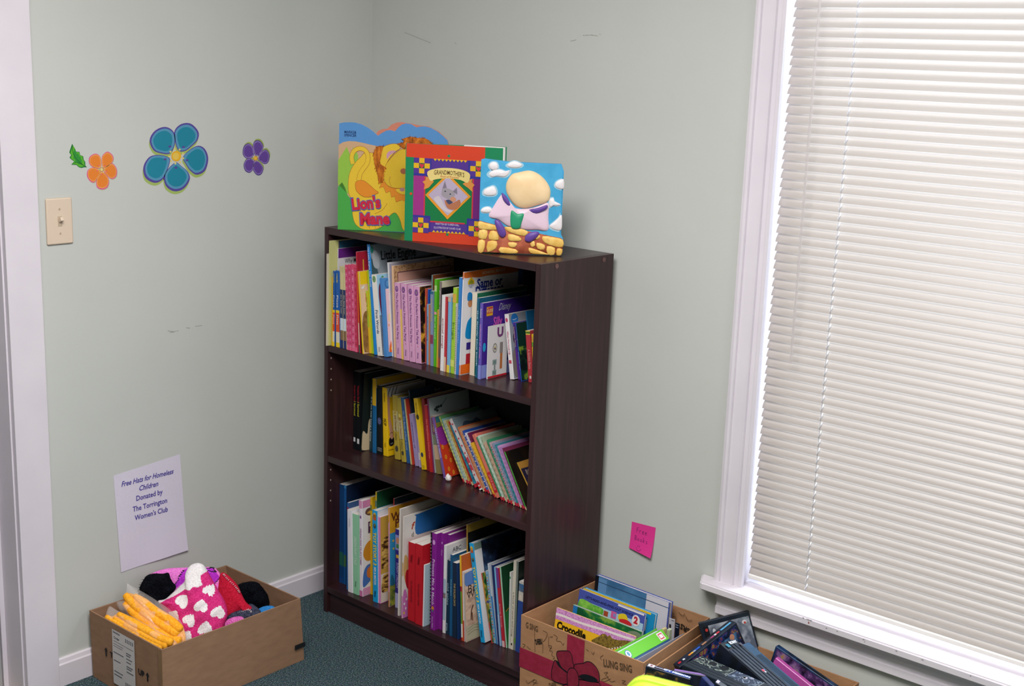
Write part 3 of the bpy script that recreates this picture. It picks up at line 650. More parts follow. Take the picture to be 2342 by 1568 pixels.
S0 = [
 ('A', 80, 1320, 100, 88, 222, dict(c='D8D0BC', W=.2, t=[('notes', '8A4A3A', .6, .2)], L='cream paperback against the left side panel, leftmost on the top shelf')),
 ('A', 101, 1333, 122, 103, 80, dict(c='D4D48E', W=.25, L='tall pale yellow-green picture book at the left end of the top shelf')),
 ('A', None, .018, 6, 152, 95, dict(c='2A4A6A', cv='9A3A22', cb=[(.93, 1, '2A5A78')], W=.25, lean=1, L='tall dark blue book with a rust red cover behind the mosquito title')),
 ('A', None, .02, 5, 156, 188, dict(c='E8E6EA', cv='E4E0E4', W=.21, lean=1, art=art_why, L='white book titled Why Mosquitoes with a purple band across its top')),
 ('A', 124, 1370, 140, 112, 480, dict(c='F0C420', W=.15, b=[(.93, 1, '7ACAD8')], L='thin yellow reader left of the two blue pizza readers')),
 ('A', 150, 1385, 196, 134, 482, PIZ('blue, red and yellow pizza reader, the left one of the pair')),
 ('A', 203, 1397, 248, 181, 480, PIZ('blue, red and yellow pizza reader, the right one of the pair')),
 ('A', 256, 1405, 290, 243, 430, NAVY('small cream and navy reader just right of the pizza readers')),
 ('A', 294, 1412, 328, 278, 432, NAVY('small cream and navy reader touching the pink paperbacks')),
 ('A', 333, 1418, 360, 308, 402, PNK('mottled pink paperback, first of four beside the navy readers')),
 ('A', 362, 1424, 390, 346, 396, PNK('mottled pink paperback, second of the four pink ones', 'DC5684')),
 ('A', 393, 1430, 428, 382, 392, PNK('mottled pink paperback, third of the four pink ones', 'E66A94')),
 ('A', 430, 1432, 470, 415, 388, PNK('rose red paperback, last of the pink group under the red book', 'CC3858', ('D85078', 'B82A50'))),
 ('A', 477, 1430, 500, 438, 222, dict(c='C02840', cv='B02238', W=.20, b=[(0, .08, '2A6A5A'), (.08, .3, 'E8C8B0'), (.3, .8, 'E8641E')], art=art_red, L='tall crimson book with an orange and red spine beside the pink paperbacks')),
 ('A', 519, 1440, 536, 456, 455, dict(c='F6D01E', cv='F0C8A4', W=.17, art=art_camel, L='yellow picture book with a brown hide drawing on its cover')),
 ('A', 600, 1438, 622, 555, 690, dict(c='F2CC30', W=.12, b=[(.42, 1, 'B8D43A')], t=[('spring tales', 'C05A3A', .75, .3)], L='small yellow and lime reader in front of the lime spine')),
 ('A', 630, 1440, 652, 574, 440, dict(c='B4D42C', W=.16, L='lime green thin book left of the bright blue engine story')),
 ('A', 655, 1447, 695, 568, 130, dict(c='1A8ADC', cv='3E5A60', hard=True, W=.235, art=art_engine, t=[('The Little Engine That Could', 'F0F6FA', .80, .36, .45)], L='tall bright blue storybook titled The Little Engine That Could')),
 ('A', 699, 1456, 757, 625, 487, dict(c='F2EEE8', W=.16, hard=False, art=art_sky, t=[('First Words', '2A4A7A', .42, .29, .55), ('Disney', '6A6A80', .08, .06, .3)], d=[('o', .945, '6AA858', .34), ('o', .945, 'E0EAD0', .2)], L='white spined book titled First Words')),
 ('A', 775, 1488, 815, 722, 548, dict(c='4A8CD0', cv='5696D6', W=.14, art=art_pinkpanel, L='light blue book with a pink panel and orange figure on its cover')),
 ('A', 872, 1475, 884, 815, 352, dict(c='ECEAEC', W=.22, L='tall thin white book just left of the peach framed book')),
 ('A', 886, 1477, 893, 843, 366, dict(c='8E84A8', cv='B4AEBC', W=.22, L='thin grey-lilac book sandwiched between the white and peach spines')),
 ('A', 896, 1478, 917, 866, 385, dict(c='F0C49C', W=.245, art=art_frame, L='tall peach book with a scrolled brown frame on its cover')),
 ('A', 920, 1490, 984, 897, 588, PERF('pink Perfect Princess Tea Party book, first of the four from the left')),
 ('A', 986, 1497, 1006, 966, 900, dict(c='F2C86A', W=.15, L='small yellow-orange book wedged between the first two pink tea party books')),
 ('A', 1010, 1507, 1075, 973, 592, PERF('pink Perfect Princess Tea Party book, second of the four')),
 ('A', 1079, 1520, 1145, 1057, 606, PERF('pink Perfect Princess Tea Party book, third of the four')),
 ('A', 1150, 1545, 1222, 1126, 630, PERF('pink Perfect Princess Tea Party book with a bent corner, last of the four', art=art_gold)),
 ('B', 12, 1280, 26, 10, 440, dict(c='D85A48', W=.14, t=[('stories', 'F0E8E8', .45, .2)], b=[(.78, .9, 'F0A838')], L='thin coral red reader right of the pink tea party books')),
 ('B', None, .035, 5, 42, 447, dict(c='1E56B4', W=.17, lean=0, L='royal blue book rising behind the short light blue and orange readers')),
 ('B', 28, 1288, 48, 31, 612, dict(c='7AA4CC', W=.13, t=[('adventure', '3A4A7A', .6, .4)], L='short light blue reader in front of the royal blue top')),
 ('B', 50, 1290, 64, 52, 614, dict(c='E08A58', W=.13, L='short orange reader beside the short light blue one')),
 ('B', None, .02, 6, 66, 285, dict(c='6A8888', cv='8A4A2A', W=.2, lean=0, L='tall grey-teal spined book with a brown cover left of the vivid green one')),
 ('B', 70, 1290, 102, 70, 452, dict(c='8294B4', W=.15, b=[(.96, 1, '2A6A88'), (.3, .42, '8A3A5A')], t=[('school days', 'E0C060', .75, .3)], L='grey-blue book left of the vivid green one')),
 ('B', 106, 1305, 134, 118, 325, dict(c='58B81E', W=.2, hard=False, b=[(.60, .63, 'E8A0A0'), (.86, .93, 'B8D890')], t=[('let us read', 'C8ECA8', .45, .25)], L='vivid green tall book in the middle of the top shelf')),
 ('B', 138, 1310, 152, 150, 665, dict(c='E0B040', W=.13, L='short mustard reader right of the vivid green book')),
 ('B', 155, 1312, 176, 175, 345, dict(c='8A7A78', cv='101214', W=.21, b=[(.0, .12, 'B85A48'), (.12, .5, '7A6058')], t=[('ghostly tales', 'D8D0D0', .75, .3)], cb=[(.93, 1, 'DCD4B8')], L='black covered book with scribbled grey spine behind the white spine')),
 ('B', 180, 1355, 219, 201, 507, dict(c='F0ECEE', W=.17, hard=False, b=[(0, .12, 'F4F0F0')], t=[('animal songs', 'B06A6A', .5, .4)], L='white spined book right of the black covered one')),
 ('B', 222, 1355, 242, 240, 515, dict(c='C83440', W=.15, b=[(0, .2, 'EAC8A0')], L='slim red book between white and pale blue spines')),
 ('B', 250, 1355, 285, 270, 512, dict(c='7AB4DC', W=.16, b=[(0, .10, 'E8D84A'), (.94, 1, 'C8B8A0')], L='pale blue book with a yellow foot beside the slim red one')),
 ('B', 292, 1360, 338, 326, 402, dict(c='A6D03A', W=.17, b=[(.83, .93, 'E0B048'), (.08, .16, 'D8E070')], t=[('bugs', '5A8A2A', .5, .2)], L='lime green book with an orange patch near its top')),
 ('B', 340, 1352, 354, 357, 560, dict(c='D8D4CC', W=.15, pat=('8A2A5A', '4A4A5A'), L='thin white book with dark speckles beside the lime green one')),
 ('B', 357, 1360, 386, 396, 270, dict(c='3A86D0', W=.24, hard=False, t=[('my first atlas', '88B8F0', .5, .35)], L='tall medium blue book left of the Same or Different workbook')),
 ('B', 390, 1385, 400, 437, 230, dict(c='F2F0F4', b=[(0, .1, 'F0701A'), (.93, 1, 'E0702A')], W=.215, art=art_same, L='large white workbook titled Same or Different with orange bands')),
 ('B', 505, 1395, 560, 540, 472, dict(c='EEE2CE', W=.20, art=art_green, hard=True, L='thick cream spined book with a dark green cover')),
 ('B', 573, 1425, 597, 596, 532, dict(c='1E6484', W=.19, hard=False, t=[('the family blue book', 'D0E8F0', .5, .7), ], L='teal spined book with white lettering left of the purple book')),
 ('B', 600, 1437, 634, 627, 588, dict(c='6A5AB8', W=.20, art=art_purple, hard=True, b=[(0, .185, '8A96DC')], t=[('Storybook', 'E8E0F4', .87, .12), ('collection of stories', 'E0A0D8', .5, .45)], L='big purple book with a red and yellow sticker on its cover')),
 ('B', 698, 1440, 707, 716, 850, dict(c='E8E6E6', W=.075, art=art_u, L='small white board book with a purple letter and a red bottom edge')),
 ('B', 961, 1438, 1013, 898, 710, dict(c='F0ECEE', W=.12, hard=True, art=art_circle, t=[('When You Look Up', 'D05080', .56, .36, .4)], d=[('o', .91, 'D04A70', .28), ('r', .27, 'D04A60', .3)], L='white spined book leaning left with a grey cover and blue disc')),
 ('B', 1056, 1442, 1078, 992, 802, dict(c='5A2E96', W=.12, b=[(.55, .97, '3A3A88')], t=[('bedtime story', 'F0B088', .75, .35)], L='slim violet book leaning beside the white spined one')),
 ('B', 1086, 1462, 1118, 1022, 808, dict(c='2A56B0', W=.13, art=art_swamp, b=[(.62, .97, '4A5A86')], t=[('Friends of?', 'D0E0F4', .35, .3)], d=[('o', .72, 'F0C0A0', .3)], L='blue leaning book with a dark green swamp cover')),
 ('B', None, .15, 4, 1112, 686, dict(c='1E6A9A', W=.10, lean=5, L='plain blue book standing behind the red book at the right end')),
 ('B', 1172, 1468, 1224, 1137, 888, dict(c='C03A44', W=.12, hard=False, b=[(.92, 1, 'E8D050'), (.94, .98, '48903A')], t=[('A Golden Story', 'E8A8A0', .45, .38)], d=[('o', .10, 'F0E8E0', .2)], L='red book with a yellow and green cap near the right end of the top shelf')),
 ('B', 1226, 1440, 1246, 1206, 885, dict(c='ECC81E', W=.11, b=[(.86, .95, 'D8A838'), (.74, .84, '6AA830')], L='yellow book at the right end of the top shelf')),
]
LP = lambda c, p, L, foot=None, **k: dict(c=c, W=.16, pat=p, b=[(0, .06, foot or 'C02A3A')], L=L, **k)
S1 = [
 ('C', 450, 1365, 490, 452, 330, dict(c='14191C', W=.2, hard=False, t=[('Vampire Story', 'C02838', .72, .22), ('I Survived', 'E0D840', .53, .18)], d=[('r', .13, 'E8E8E8', .5)], L='black paperback with red and yellow title, left one of the two')),
 ('C', 496, 1380, 543, 500, 340, dict(c='14191C', W=.2, hard=False, t=[('Vampire Story', 'C02838', .72, .22), ('I Survived', 'E0D840', .53, .18)], d=[('r', .12, 'E8E8E8', .5)], L='black paperback with red and yellow title, right one of the two')),
 ('C', 547, 1385, 560, 600, 350, dict(c='1A2420', cv='1A2420', W=.12, art=lambda mb, f, W, H, fs, t: blob(mb, f, [(.002, H*.02), (.002, H*.26), (.02, H*.22), (.030, H*.42), (W-.02, H*.4), (W-.02, H*.05)], 'E0CCA4', 2), L='dark thin book with a cream patch low on its cover')),
 ('C', 668, 1335, 700, 692, 385, dict(c='1C3A44', W=.22, hard=False, t=[('It is not easy being a bunny', 'C8D4D4', .45, .62, .6)], L='dark teal paperback with long white spine lettering on the middle shelf')),
 ('C', 706, 1350, 762, 710, 365, dict(c='1E6CA4', cv='D8AC28', W=.21, b=[(.64, 1, 'E8B828')], cb=[(.0, .88, '16303A')], L='book with yellow upper and blue lower spine')),
 ('C', 776, 1370, 842, 768, 462, dict(c='12181C', W=.21, hard=True, b=[(.07, .075, 'C8C8C8'), (.05, .055, 'C8C8C8'), (.09, .095, 'C8C8C8')], d=[('o', .49, '5A5A86', .4), ('o', .5, 'C8C8E0', .1)], L='thick black book with white lines at its foot on the middle shelf')),
 ('C', 851, 1407, 915, 836, 503, dict(c='F4C714', W=.20, hard=True, art=art_shoe, t=[('HOP', '2A2410', .5, .10, .7), ('Anderson', '6A5010', .86, .13, .35), ('books', '6A5010', .16, .06, .3)], L='yellow book titled Hop with a foot in a black shoe on its cover')),
 ('C', 1004, 1420, 1078, 970, 572, dict(c='B8A03A', W=.17, hard=True, b=[(.44, .76, 'C0B480')], t=[('Lily and Chester', '8A4A20', .62, .3, .4), ('of class', '6A5A30', .4, .2, .4)], d=[('o', .73, 'D8C868', .3), ('o', .17, '4A4438', .3)], L='mustard patterned storybook, the left one of two alike')),
 ('C', 1096, 1442, 1154, 1027, 592, dict(c='B4A03C', W=.17, hard=True, b=[(.36, .66, 'C4B888')], t=[('Lily and Chester', '9A4A28', .55, .3, .4), ('of class', '6A5A30', .3, .2, .4)], d=[('o', .72, 'D8C868', .3), ('o', .14, '4A4438', .3)], L='mustard patterned storybook, the right one of two alike')),
 ('C', 1167, 1478, 1214, 1085, 605, dict(c='2A5C96', W=.16, hard=False, t=[('On the Banks of Plum Creek', 'A8C4E0', .5, .6, .5)], L='slate blue book with white cursive title leaning right of mustard ones')),
 ('C', 1217, 1484, 1232, 1128, 620, dict(c='D0C888', W=.15, L='thin cream-yellow book between the slate blue and red-orange ones')),
 ('C', 1238, 1503, 1272, 1144, 626, dict(c='C84030', W=.15, t=[('Little House', 'F0C0A0', .5, .5)], L='red-orange book right of the slate blue one')),
 ('C', None, .135, 5, 1182, 590, dict(c='1C3040', W=.10, lean=6, L='navy book standing taller behind the short lavender one')),
 ('C', 1278, 1532, 1328, 1196, 842, dict(c='A494C0', W=.14, hard=False, t=[('adventures of', '5A4A80', .6, .5, .4)], L='short lavender book with a navy book showing above')),
 ('C', 1332, 1550, 1358, 1283, 842, dict(c='B8A4CC', W=.12, b=[(.14, .28, 'E0D8D8')], L='second short lavender book, touching the bright yellow one')),
 ('C', 1366, 1562, 1423, 1254, 617, dict(c='F2C818', W=.16, hard=False, t=[('Nate the Great', '8A7210', .86, .16, .4)], d=[('o', .74, '3A3A2A', .34), ('o', .21, '2A3A5A', .3), ('r', .04, 'C8A818', .3)], L='bright yellow book leaning in the middle of the middle shelf')),
 ('D', 32, 1100, 68, -35, 235, dict(c='8A1E20', W=.19, L='dark red hardback right of the bright yellow leaning book')),
 ('D', 71, 1102, 106, 2, 300, dict(c='B8282A', W=.17, hard=False, t=[('The Magnificent School Year', 'E88878', .5, .6, .5)], L='red storybook with pale red title left of the plum spine')),
 ('D', 112, 1110, 134, 34, 222, dict(c='7A2E5C', cv='AAB8B6', W=.205, art=art_flower_card, L='tall plum spined book with a pale green floral cover')),
 ('D', 150, 1172, 216, 78, 480, dict(c='A88A70', W=.14, hard=False, b=[(0, .25, '8A7A4A'), (.25, .5, 'C8A888'), (.5, .68, '7A8068'), (.68, .97, '7A4A6A')], t=[('TALES', 'E0D060', .8, .14)], L='photo spined book with brown and olive patches left of the lavender spine')),
 ('D', 236, 1207, 268, 96, 476, dict(c='7A5AA4', cv='CC3C1E', W=.115, art=art_rings, t=[('TREASURE SUMMER', 'D8C8F0', .58, .5, .6)], L='lavender spined book with orange ringed flowers on a red cover')),
] 
DL = [('6AA868','E8E4B0','4A5AB0',175,465,470,1250,'pale yellow blue-dotted reader, first of the leaning row'),
 ('9CC4C8','C8C8E0','8A8AC0',212,495,492,1256,'pale aqua reader, second in the leaning row'),
 ('C8D0A8','9ABCC8','8AA890',232,508,516,1262,'sage striped reader, third in the leaning row'),
 ('C8A450','D0B060','A88430',262,520,546,1275,'tan and gold reader, fourth in the leaning row'),
 ('C02A2C','B02428','D84038',290,528,576,1287,'bright red spined reader near the left of the leaning row'),
 ('2A8CA4','3AA0B8','2A6A94',308,545,612,1290,'teal speckled reader beside the bright red one'),
 ('D8D0D0','E0D8D8','C8485C',302,482,668,1326,'taller grey-white book with a red edge standing up in the leaning row'),
 ('D87A4A','C86A3A','E09A70',400,570,712,1336,'burnt orange reader right of the taller grey-white book'),
 ('C89A78','D8AA88','B88860',425,582,735,1338,'tan reader beside the burnt orange one'),
 ('2C54B0','4A78D0','E0E8F0',458,600,770,1345,'royal blue dotted reader in the leaning row'),
 ('E0DCE4','B8B0D0','D0607A',488,618,800,1352,'white and lilac patterned reader beside the royal blue one'),
 ('7A2850','C85A80','5A1E40',520,615,822,1357,'maroon floral reader in the middle of the leaning row'),
 ('E0B030','C89020','F0D060',555,712,846,1360,'golden yellow reader in the middle of the leaning row'),
 ('E07A68','E89078','D04A40',574,600,872,1357,'salmon pink book with a red label low on its spine'),
 ('4A8C64','3A7A58','5AA070',625,632,930,1385,'solid green reader right of the salmon pink one'),
 ('C4DCCC','D8E8DC','9AC0A8',640,626,955,1400,'mint white reader beside the solid green one'),
 ('A8B498','C0C8A8','8A9A78',672,640,985,1414,'grey-green mottled reader right of the mint white one'),
 ('C8A890','D8B8A0','B08A70',712,700,1012,1422,'pinkish tan reader with a red square at its foot'),
 ('3E9068','58A880','2A7858',748,668,1044,1434,'emerald green reader right of the pinkish tan one'),
 ('B8A0A8','C83A48','4A6AA0',780,690,1075,1440,'grey reader with a chain of red flowers down its spine'),
 ('8A96B4','A0A8C8','6A78A0',815,700,1102,1447,'grey-blue reader right of the red flowered one'),
 ('3A8A98','2A7080','50A0B0',845,712,1128,1452,'dark turquoise reader right of the grey-blue one'),
 ('CC9ACC','D8A8D8','B888B8',878,724,1158,1462,'lilac speckled reader, the lighter of the two'),
 ('B884C0','C898D0','A070A8',902,736,1184,1470,'lilac speckled reader, the darker of the two'),
 ('7A3050','8A3E60','6A2848',938,742,1210,1474,'maroon reader, second from the right end of the row'),
 ('4AA444','6AC050','38903A',964,742,1228,1440,'leaf green reader, last of the leaning row at the right')]
for i, (c, p1, p2, tx, ty, bx, by, L) in enumerate(DL):
    nx = DL[i + 1][5] if i + 1 < len(DL) else bx + 14
    kw = LP(c, (p1, p2), L, foot='C8283A' if i % 3 != 1 else 'D8C8A0')
    if i == 6: kw.update(art=art_bluepic, W=.2, b=[(.02, .10, 'C02428'), (0, .02, 'F0E8E8'), (.25, .48, 'C04050')])
    if i == 13: kw.update(b=[(.08, .40, 'C82830')], t=[('LITTLE GOLD', 'F0A8A0', .24, .24)], pat=None)
    if i == len(DL) - 1: kw['cv'] = mnoise('print_dark_brown', [(.4, '14100E'), (.6, '2E1E12')], 14)
    if i == 0: kw['b'] = [(0, .06, 'C82A3A'), (.06, .99, 'C8C868')]
    S1.append(('D', bx, by, nx, tx, ty, kw))
S1.append(('D', 1375, 1450, 1386, 1115, 885, dict(c='D0A040', W=.11, art=art_boys, L='dark plum book with a tan top band at the right end of the middle shelf')))
S2 = [
 ('E', 219, 1195, 262, 217, 124, dict(c='16467C', W=.22, hard=False, b=[(.18, .32, '2A6A5A'), (.0, .06, '1A4A8A')], L='tall dark blue book, leftmost on the bottom shelf')),
 ('E', 266, 1197, 292, 271, 120, dict(c='1E5C9C', cv='142848', W=.22, b=[(.18, .30, '4A7A4A'), (.97, 1, '3A8AC0')], L='tall blue book, second from the left on the bottom shelf')),
 ('E', None, .02, 7, 305, 374, dict(c='2A6AB0', cv='3A5A8A', W=.2, lean=0, b=[(.90, .95, 'A03060')], L='blue book with a magenta stripe behind the white one on the bottom shelf')),
 ('E', 312, 1310, 366, 304, 420, dict(c='F0EEF4', W=.19, hard=True, t=[('stories', 'B8B8C8', .85, .1, .3)], L='plain white hardback near the left of the bottom shelf')),
 ('E', 372, 1302, 430, 362, 432, dict(c='96D4AC', W=.17, hard=False, t=[('GREEN FAIRY TALE', 'E0F4E8', .55, .35, .5), ('Disney', '3A7A5A', .13, .07, .3)], L='mint green book beside the plain white hardback')),
 ('E', 439, 1340, 474, 433, 302, dict(c='F0E8F0', W=.20, hard=True, art=art_princess, b=[(.92, 1, 'E09AC0'), (0, .06, 'D87AB0')], t=[('PRINCESS PLAYTIME', 'A880A8', .52, .38, .55)], d=[('o', .83, '8A5A9A', .25)], L='white and pink book titled Princess Playtime')),
 ('E', 558, 1312, 578, 556, 252, dict(c='E8C01C', W=.19, b=[(.86, .92, '7A8A4A')], L='yellow book with a green page top, left one of the pair')),
 ('E', None, .03, 6, 612, 256, dict(c='D8B420', cv='1E5A3A', W=.19, lean=0, b=[(.86, .92, '4A7A7A')], L='yellow book with a green cover, right one of the pair')),
 ('E', 584, 1412, 640, 576, 420, dict(TOY, W=.20, cv='E8E8EC', L='bright blue Toy Story 3 book at the left of the bottom shelf')),
 ('E', 648, 1435, 668, 643, 497, dict(c='E08AC8', W=.17, hard=False, art=art_dino, L='pink spined book with brown striped animals on a tan cover')),
 ('E', None, .05, 5, 806, 330, dict(c='A02828', cv='20303A', W=.18, lean=0, L='dark book with a red spine tip rising behind the yellow W cover')),
 ('E', 753, 1480, 765, 752, 400, dict(c='E0A0B8', W=.205, b=[(.85, 1, 'E0A428'), (0, .15, 'C08A4A')], art=art_wp, L='tall gold and blue picture book with brown capitals on its cover')),
 ('E', 826, 1500, 879, 829, 648, dict(c='3A2A88', W=.16, hard=False, b=[(0, .19, 'B8B4E0'), (.74, .93, '9A9AD8')], t=[('SUNDAY CHILDREN', 'C8B8E8', .42, .32, .5)], d=[('o', .86, 'D8906A', .35), ('r', .66, 'E0B030', .25), ('r', .79, '4A8A4A', .3)], L='indigo book with a pale lilac foot on the bottom shelf')),
 ('E', None, .012, 6, 873, 442, dict(c='E4DCD4', cv='D0C8C0', W=.21, lean=0, L='cream book standing behind the tall white picture book')),
 ('E', 893, 1620, 905, 911, 518, dict(c='ECE2DA', W=.23, art=art_blueflag, b=[(.0, .22, 'D884C4'), (.42, .55, 'D8B070')], L='tall white picture book with a blue panel and pink swirls')),
 ('E', 964, 1636, 1040, 971, 790, dict(c='C81E2C', W=.17, hard=False, t=[('Tolstoy', '6A1018', .8, .10, .4), ('The Complete Guide', '8A2028', .38, .28, .3)], L='thick red paperback, the left one of two alike')),
 ('E', 1043, 1680, 1120, 1048, 812, dict(c='C81E2C', W=.17, hard=False, t=[('Tolstoy', '6A1018', .8, .10, .4), ('The Complete Guide', '8A2028', .38, .28, .3)], L='thick red paperback, the right one of two alike')),
 ('E', 1123, 1690, 1136, 1139, 1022, dict(c='F0F0F4', cv='BCD4E0', W=.10, hard=False, L='short white book with a pale blue cover beside the red paperbacks')),
 ('E', 1200, 1706, 1214, 1212, 690, dict(c='1A1C22', W=.18, pat=('C8C8D0', '1A1C22'), L='thin black spiral-edged book left of the purple books')),
 ('F', 143, 1300, 218, 162, 370, dict(c='8A2294', W=.19, hard=True, t=[('Princess Mix & Match', 'E8C8F0', .50, .47, .6), ('Disney PRESS', 'D8B0E0', .08, .12, .28)], d=[('o', .91, 'D8A0DC', .3), ('o', .225, 'E09030', .28), ('o', .205, '2A8A8A', .18)], L='purple book titled Princess Mix & Match, leftmost of three')),
 ('F', None, .02, 10, 250, 372, dict(c='8C2894', W=.19, lean=0, d=[('o', .90, 'C890CC', .25)], t=[('Disney', 'D8A0DC', .8, .06)], L='purple book between the titled one and the white one')),
 ('F', None, .03, 10, 312, 388, dict(c='7E2488', W=.19, lean=0, t=[('press', 'E0C0E8', .8, .08)], L='third purple book, partly hidden by the white one')),
 ('F', 263, 1337, 288, 279, 490, dict(c='ECEAEE', W=.18, hard=False, art=art_letters, b=[(.15, .62, 'A8C0D0'), (.4, .46, 'C08A70')], L='white book with black lettering high on its cover')),
 ('F', 292, 1340, 325, 310, 627, dict(c='16324A', W=.15, t=[('old tales', '98B4C4', .55, .3), ('press', 'A8C0D0', .1, .1)], L='dark navy reader right of the white lettered book')),
 ('F', 330, 1362, 356, 341, 578, dict(c='1C5A86', W=.17, t=[('ocean', '8AC0D8', .6, .2)], L='steel blue book rising between two dark navy readers')),
 ('F', 360, 1375, 405, 362, 650, dict(c='182C44', W=.16, hard=False, t=[('THE GOLDEN DAYS', 'C8B078', .58, .3, .5)], L='dark navy book with gold spine lettering on the bottom shelf')),
 ('F', 408, 1376, 436, 402, 640, dict(c='1C3C72', W=.15, hard=False, L='plain deep blue book right of the gold lettered navy one')),
 ('F', None, .06, 5, 440, 272, dict(c='B08838', cv='141416', W=.19, lean=0, cb=[(.93, 1, 'A88838')], L='tall black book with a gold edge at the back of the bottom shelf')),
 ('F', 447, 1362, 463, 430, 535, dict(c='F0C030', cv='D86A2A', W=.16, b=[(0, .04, 'C03028'), (.04, .2, 'E8E0D8'), (.2, .58, '6A9A38'), (.58, .64, 'A02A3A')], L='thin book striped yellow, green and white with an orange cover')),
 ('F', 468, 1366, 480, 456, 688, dict(c='E8DCD8', W=.15, b=[(0, .3, 'C04038')], L='thin white and red book before the desert painting cover')),
 ('F', 489, 1367, 497, 468, 692, dict(c='C8B8A8', W=.16, art=art_paint, L='book with a desert painting and blue sky on its cover')),
 ('F', 634, 1381, 703, 521, 420, dict(TOY, W=.19, cv='E8E8EC', art=art_toy, L='bright blue Toy Story 3 book leaning left near the right of the bottom shelf')),
 ('F', 742, 1352, 760, 640, 670, dict(c='C8483A', W=.17, art=art_jungle, b=[(.3, .6, '5A8A3A'), (.6, .9, 'D0A040')], L='red and green spined book with a jungle picture cover')),
 ('F', 764, 1350, 786, 682, 648, dict(c='88B4D0', W=.15, pat=('D0A040', '3A6A9A', 'C04A38'), L='pale blue speckled reader right of the jungle picture book')),
 ('F', 790, 1345, 803, 703, 562, dict(c='C8D0DC', W=.17, b=[(0, .6, '2A7AC0')], L='thin white and blue book among the leaning thin ones')),
 ('F', 806, 1338, 820, 742, 560, dict(c='1A2E66', W=.17, L='thin navy book among the leaning thin ones')),
 ('F', 823, 1337, 838, 766, 572, dict(c='7AB8E0', W=.17, b=[(0, .4, 'A8C8E8')], L='thin sky blue book among the leaning thin ones')),
 ('F', 848, 1352, 874, 782, 582, dict(c='C0283A', W=.17, b=[(.75, 1, '7A3A8A'), (0, .08, 'E8C0C0')], t=[('song book', 'E8A0A8', .4, .3)], L='red book with a purple top among the leaning thin ones')),
 ('F', 882, 1380, 896, 820, 590, dict(c='A8D4B8', cv='1C4A2E', W=.17, art=lambda mb, f, W, H, fs, t: (rect(mb, f, .001, .002, W-.001, H*.45, '2A7A3A', 2), stroke(mb, f, [(.005, H*.45), (.03, H*.5), (.06, H*.47)], .003, 'C09030', 3)), L='thin mint spined book with a dark green cover')),
 ('F', 906, 1392, 916, 919, 652, dict(c='ECEEE8', W=.15, d=[('o', .93, '3A9A5A', .7)], L='thin white book with a green dot at its top')),
 ('F', 920, 1432, 948, 956, 572, dict(c='E4DCC8', W=.19, hard=False, t=[('a book of verse and song', '6A6250', .4, .5, .4)], d=[('o', .06, '3A3A3A', .25)], L='cream paperback near the right end of the bottom shelf')),
 ('F', 955, 1432, 972, 988, 572, dict(c='7A867E', cv='223028', W=.19, b=[(.08, .14, '6A9A3A')], L='grey paperback right of the cream one on the bottom shelf')),
 ('F', 968, 1510, 1018, 1008, 830, dict(c='2E4E9A', W=.16, hard=False, b=[(.73, 1, 'D8D0C4'), (.86, .97, '2A8AD0')], d=[('o', .78, 'E8DCC8', .3)], L='blue book with a torn white top, rightmost on the bottom shelf')),
]
for sh, rows, grp in ((0, S0, 'books on the top shelf'), (1, S1, 'books on the middle shelf'), (2, S2, 'books on the bottom shelf')):
    for r in solve(sh, rows): make_book(sh, r, grp)
u_, v_, _ = shelf_uv(970 + 432 / 5.225, 850 + 1238 / 5.225, z=.494)
u_ = min(u_, .46) ; p_ = bcw(u_ + .012, .098, .4943); bm = bmesh.new(); bmesh.ops.create_icosphere(bm, subdivisions=3, radius=1)
for q in bm.verts:
    k = 1 + .14 * math.sin(q.co.x * 5 + q.co.z * 4) + .08 * math.sin(q.co.y * 9 + q.co.z * 7); q.co = V((q.co.x * .0085 * k, q.co.y * .008 * k, (q.co.z + 1) * .0095 * k))
bm.verts.index_update(); mb = MB(); mb.add([p_ + q.co for q in bm.verts], [[q.index for q in g.verts] for g in bm.faces], mat('ECE8E4', .8)); bm.free()
tag(mb.build('crumpled_paper', smooth=True), 'small crumpled white paper at the foot of the leaning row on the middle shelf', 'paper')

